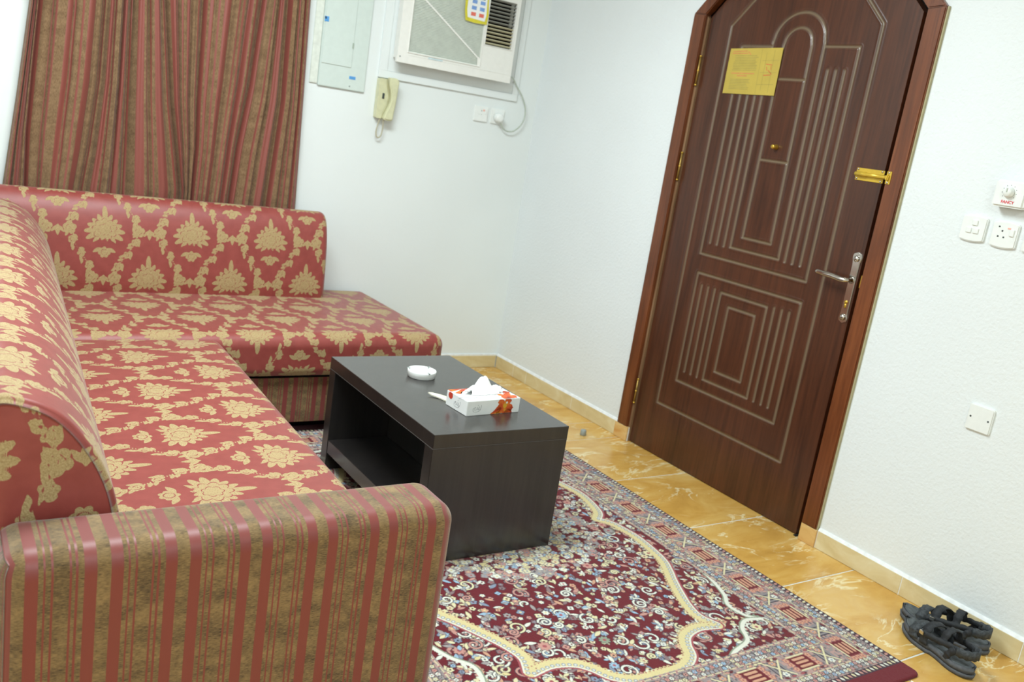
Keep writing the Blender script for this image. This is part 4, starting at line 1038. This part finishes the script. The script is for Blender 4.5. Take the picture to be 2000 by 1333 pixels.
# right wall
sw = plate('light_switch', 'white three-rocker light switch nearest the door', 'switch', (-2.579, 1.262), .082, .076, .010, 'R', .004)
for y0_, z0_ in ((-2.592, 1.272), (-2.576, 1.247), (-2.600, 1.247)): pb(sw, 'rocker', 'R', y0_, y0_+.018, z0_, z0_+.017, .009, .014, m_white, .0015)
sk = plate('wall_socket', 'white switched wall socket right of the light switch', 'socket', (-2.681, 1.259), .082, .076, .010, 'R', .004)
for y_, z_ in ((-2.664, 1.280), (-2.676, 1.268), (-2.666, 1.250), (-2.684, 1.249)): pb(sk, 'pin_hole', 'R', y_, y_+.005, z_, z_+.005, .0095, .0106, m_dkhole, 0)
pb(sk, 'rocker', 'R', -2.712, -2.698, 1.257, 1.279, .009, .014, m_white, .0015); pb(sk, 'neon_light', 'R', -2.698, -2.688, 1.278, 1.283, .0095, .0108, m_neon, 0)
sk3 = plate('wall_socket', 'white wall plate cut by the right edge of the photo', 'socket', (-2.783, 1.257), .082, .076, .010, 'R', .004)
pb(sk3, 'rocker', 'R', -2.812, -2.798, 1.25, 1.27, .009, .014, m_white, .0015)
bp = plate('blank_plate', 'square white blank cover plate low on the right wall', 'cover plate', (-2.7645, .680), .081, .085, .009, 'R')
for y_ in (-2.735, -2.793):
    b = bmesh.new(); lathe(b, [(.0032, 0), (.0028, -.0008)], (XW-.009, y_, .681), 12, 'x'); obj('screw', b, m_dkhole, bp)
dm = tag(empty('dimmer_switch', (XW, -2.69, 1.385)), 'white box dimmer with a round knob and red lettering above the sockets', 'dimmer')
b = bmesh.new(); box(b, -.040, XW, -2.732, -2.632, 1.342, 1.424, bev=.006, seg=3); obj('housing', b, m_white, dm)
b = bmesh.new(); lathe(b, [(.0165, 0), (.0165, -.005), (.0135, -.014), (.012, -.0165), (.002, -.017)], (-.040, -2.681, 1.388), 28, 'x'); kn = obj('knob', b, m_white, dm, True)
sub('pointer', B(-.059, -.053, -2.6825, -2.6795, 1.388, 1.400), m_cordg, kn, False)
b = bmesh.new()
for k in range(9):
    a = math.radians(-40+k*32); lathe(b, [(.0014, 0), (.001, -.0004)], (-.0402, -2.681-.022*math.cos(a), 1.388+.022*math.sin(a)), 8, 'x')
obj('dial_marks', b, m_ink, dm)
def text(body, size, loc, rot, mat, par, nm='lettering'):
    cu_ = bpy.data.curves.new(nm, 'FONT'); cu_.body = body; cu_.size = size; cu_.extrude = .0002; cu_.align_x = 'CENTER'; cu_.align_y = 'CENTER'; cu_.offset = size*.03
    t_ = bpy.data.objects.new(nm, cu_); C.objects.link(t_); dg_ = bpy.context.evaluated_depsgraph_get(); me_ = bpy.data.meshes.new_from_object(t_.evaluated_get(dg_))
    bpy.data.objects.remove(t_); me_.transform(Matrix.Translation(loc) @ rot); me_.materials.clear(); me_.materials.append(mat)
    o_ = bpy.data.objects.new(nm, me_); C.objects.link(o_); o_.parent = par; o_.location = -org_of(par); return o_
# text facing -x, reading towards -y
Rx = Matrix(((0, 0, -1, 0), (-1, 0, 0, 0), (0, 1, 0, 0), (0, 0, 0, 1)))
text('FANCY', .0125, Vector((-.0405, -2.683, 1.358)), Rx, m_red, dm)

# ------------------------------------------------------------------ small rubber stop on the floor
b = bmesh.new(); lathe(b, [(.013, 0), (.0145, .002), (.0135, .024), (.012, .027), (.007, .027)], (-.182, -1.09, 0), 24)
single('rubber_stop', b, m_grey, 'small grey rubber stop on the tiles between table and door', 'door stop', (-.182, -1.09, 0), True)

# ------------------------------------------------------------------ sandals
def sandal(label, cx, cy, rot, mirror, tilt=0):
    t = empty('sandal', (cx, cy, 0)); tag(t, label, 'sandal', 'black strap sandals by the wall'); t.rotation_euler = (tilt, 0, rot)
    ORG[t.name_full] = (0, 0, 0); m_ = -1 if mirror else 1
    # outline in local coords: toe at +y
    Ls = .135
    def wl(s):   # half width left / right at s in [-1, 1]
        e = math.sqrt(max(0, 1-abs(s)**3.2)); waist = 1-.20*math.exp(-((s+.15)/.33)**2)
        return e*(.046 if s > 0 else .040)*waist+.0005
    def side(s, sg): return m_*(.006*math.sin(s*1.6+.3))+sg*wl(s)
    n = 40; ss = [-1+2*k/n for k in range(n+1)]
    def zl(s): return .006*max(0, s-.45)**1.2*4+.004*max(0, -s-.6)*2
    def slab(z0, z1, grow, mat, nm, rim=0):
        b = bmesh.new(); rows = []
        for s in ss:
            y = s*Ls*(1+grow*6); row = []
            for j in range(9):
                q = -1+2*j/8; x = (side(s, 1)+side(s, -1))/2+q*(side(s, 1)-side(s, -1))/2*(1+grow*12)
                dish = rim*(abs(q)**4+max(0, abs(s)-.75)*2.5)
                row.append((x, y, z0+zl(s), z1+zl(s)+dish))
            rows.append(row)
        tv = [[b.verts.new((p[0], p[1], p[3])) for p in r] for r in rows]; bv = [[b.verts.new((p[0]*.97, p[1]*.985, p[2])) for p in r] for r in rows]
        for i in range(n):
            for j in range(8): b.faces.new((tv[i][j], tv[i][j+1], tv[i+1][j+1], tv[i+1][j])); b.faces.new((bv[i][j], bv[i+1][j], bv[i+1][j+1], bv[i][j+1]))
            b.faces.new((tv[i][0], tv[i+1][0], bv[i+1][0], bv[i][0])); b.faces.new((tv[i][8], bv[i][8], bv[i+1][8], tv[i+1][8]))
        for j in range(8):
            b.faces.new((tv[0][j], bv[0][j], bv[0][j+1], tv[0][j+1])); b.faces.new((tv[n][j], tv[n][j+1], bv[n][j+1], bv[n][j]))
        return obj(nm, b, mat, t, True)
    slab(0, .012, .004, m_rub, 'outsole'); slab(.012, .026, 0, m_rub, 'midsole', .006); slab(.0265, .0295, -.008, m_rubtop, 'footbed', .004)
    def strap(pts, w, mat, nm='strap', th=.003, upv=None):
        P = catmull(pts, 7); b = bmesh.new(); rows = []; N = len(P)
        for i, p in enumerate(P):
            tg = (P[min(i+1, N-1)]-P[max(i-1, 0)]).normalized(); nrm = Vector((p.x-0*m_, 0, max(.02, p.z-.005))).normalized() if upv is None else Vector(upv[0])*(1-i/(N-1))+Vector(upv[1])*(i/(N-1))
            nrm = (nrm-tg*nrm.dot(tg)).normalized(); sd = tg.cross(nrm)
            ww = w*(1+.12*math.sin(i*1.3)); rows.append([b.verts.new(p+sd*ww/2*a+nrm*th/2*c) for a, c in ((-1, -1), (1, -1), (1, 1), (-1, 1))])
        for i in range(N-1):
            for k in range(4): b.faces.new((rows[i][k], rows[i][(k+1) % 4], rows[i+1][(k+1) % 4], rows[i+1][k]))
        b.faces.new(rows[0]); b.faces.new(rows[-1][::-1]); return obj(nm, b, mat, t, True)
    z0 = .024
    strap([(-.044, .060, z0), (-.040, .064, .050), (-.015, .062, .066), (.015, .055, .066), (.040, .048, .050), (.045, .044, z0)], .030, m_strapg, 'toe_strap')
    strap([(-.043, .020, z0), (-.042, .022, .055), (-.022, .024, .083), (.012, .012, .088), (.038, .0, .06), (.042, -.004, z0)], .026, m_strap, 'instep_strap')
    strap([(-.040, .052, .045), (-.044, .02, .058), (-.040, -.02, .062), (-.034, -.06, .068), (-.030, -.095, .070)], .018, m_strap, 'side_strap', upv=((-1, 0, .1), (-1, -.2, .1)))
    strap([(.044, .045, .045), (.046, .01, .058), (.042, -.03, .062), (.036, -.06, .068), (.030, -.095, .070)], .018, m_strap, 'side_strap', upv=((1, 0, .1), (1, -.2, .1)))
    strap([(.033, -.085, .066), (.026, -.115, .070), (0, -.128, .072), (-.026, -.115, .070), (-.033, -.085, .066)], .028, m_strapg, 'heel_strap', .005, upv=((1, -.3, 0), (-1, -.3, 0)))
    strap([(.036, -.060, z0), (.039, -.066, .045), (.034, -.082, .068)], .020, m_strap, 'heel_post', upv=((1, 0, 0), (1, -.2, 0)))
    strap([(-.036, -.060, z0), (-.039, -.066, .045), (-.034, -.082, .068)], .020, m_strap, 'heel_post', upv=((-1, 0, 0), (-1, -.2, 0)))
    strap([(-.036, -.035, .058), (-.024, -.035, .092), (.0, -.035, .103), (.024, -.035, .092), (.038, -.035, .058)], .024, m_strap, 'ankle_strap')
    for q, (x, y, z) in enumerate(((-.048, .03, .058), (.047, -.03, .06))):
        b = bmesh.new(); box(b, x-.003, x+.003, y-.008, y+.008, z-.006, z+.006, bev=.0015); obj('buckle', b, m_chrome if q == 0 else m_grey, t)
    return t
sandal('dark grey strapped rubber sandal nearer the carpet', -.232, -2.948, -.20, False)
sandal('black strapped sandal against the skirting, behind the other one', -.100, -2.888, .22, True)
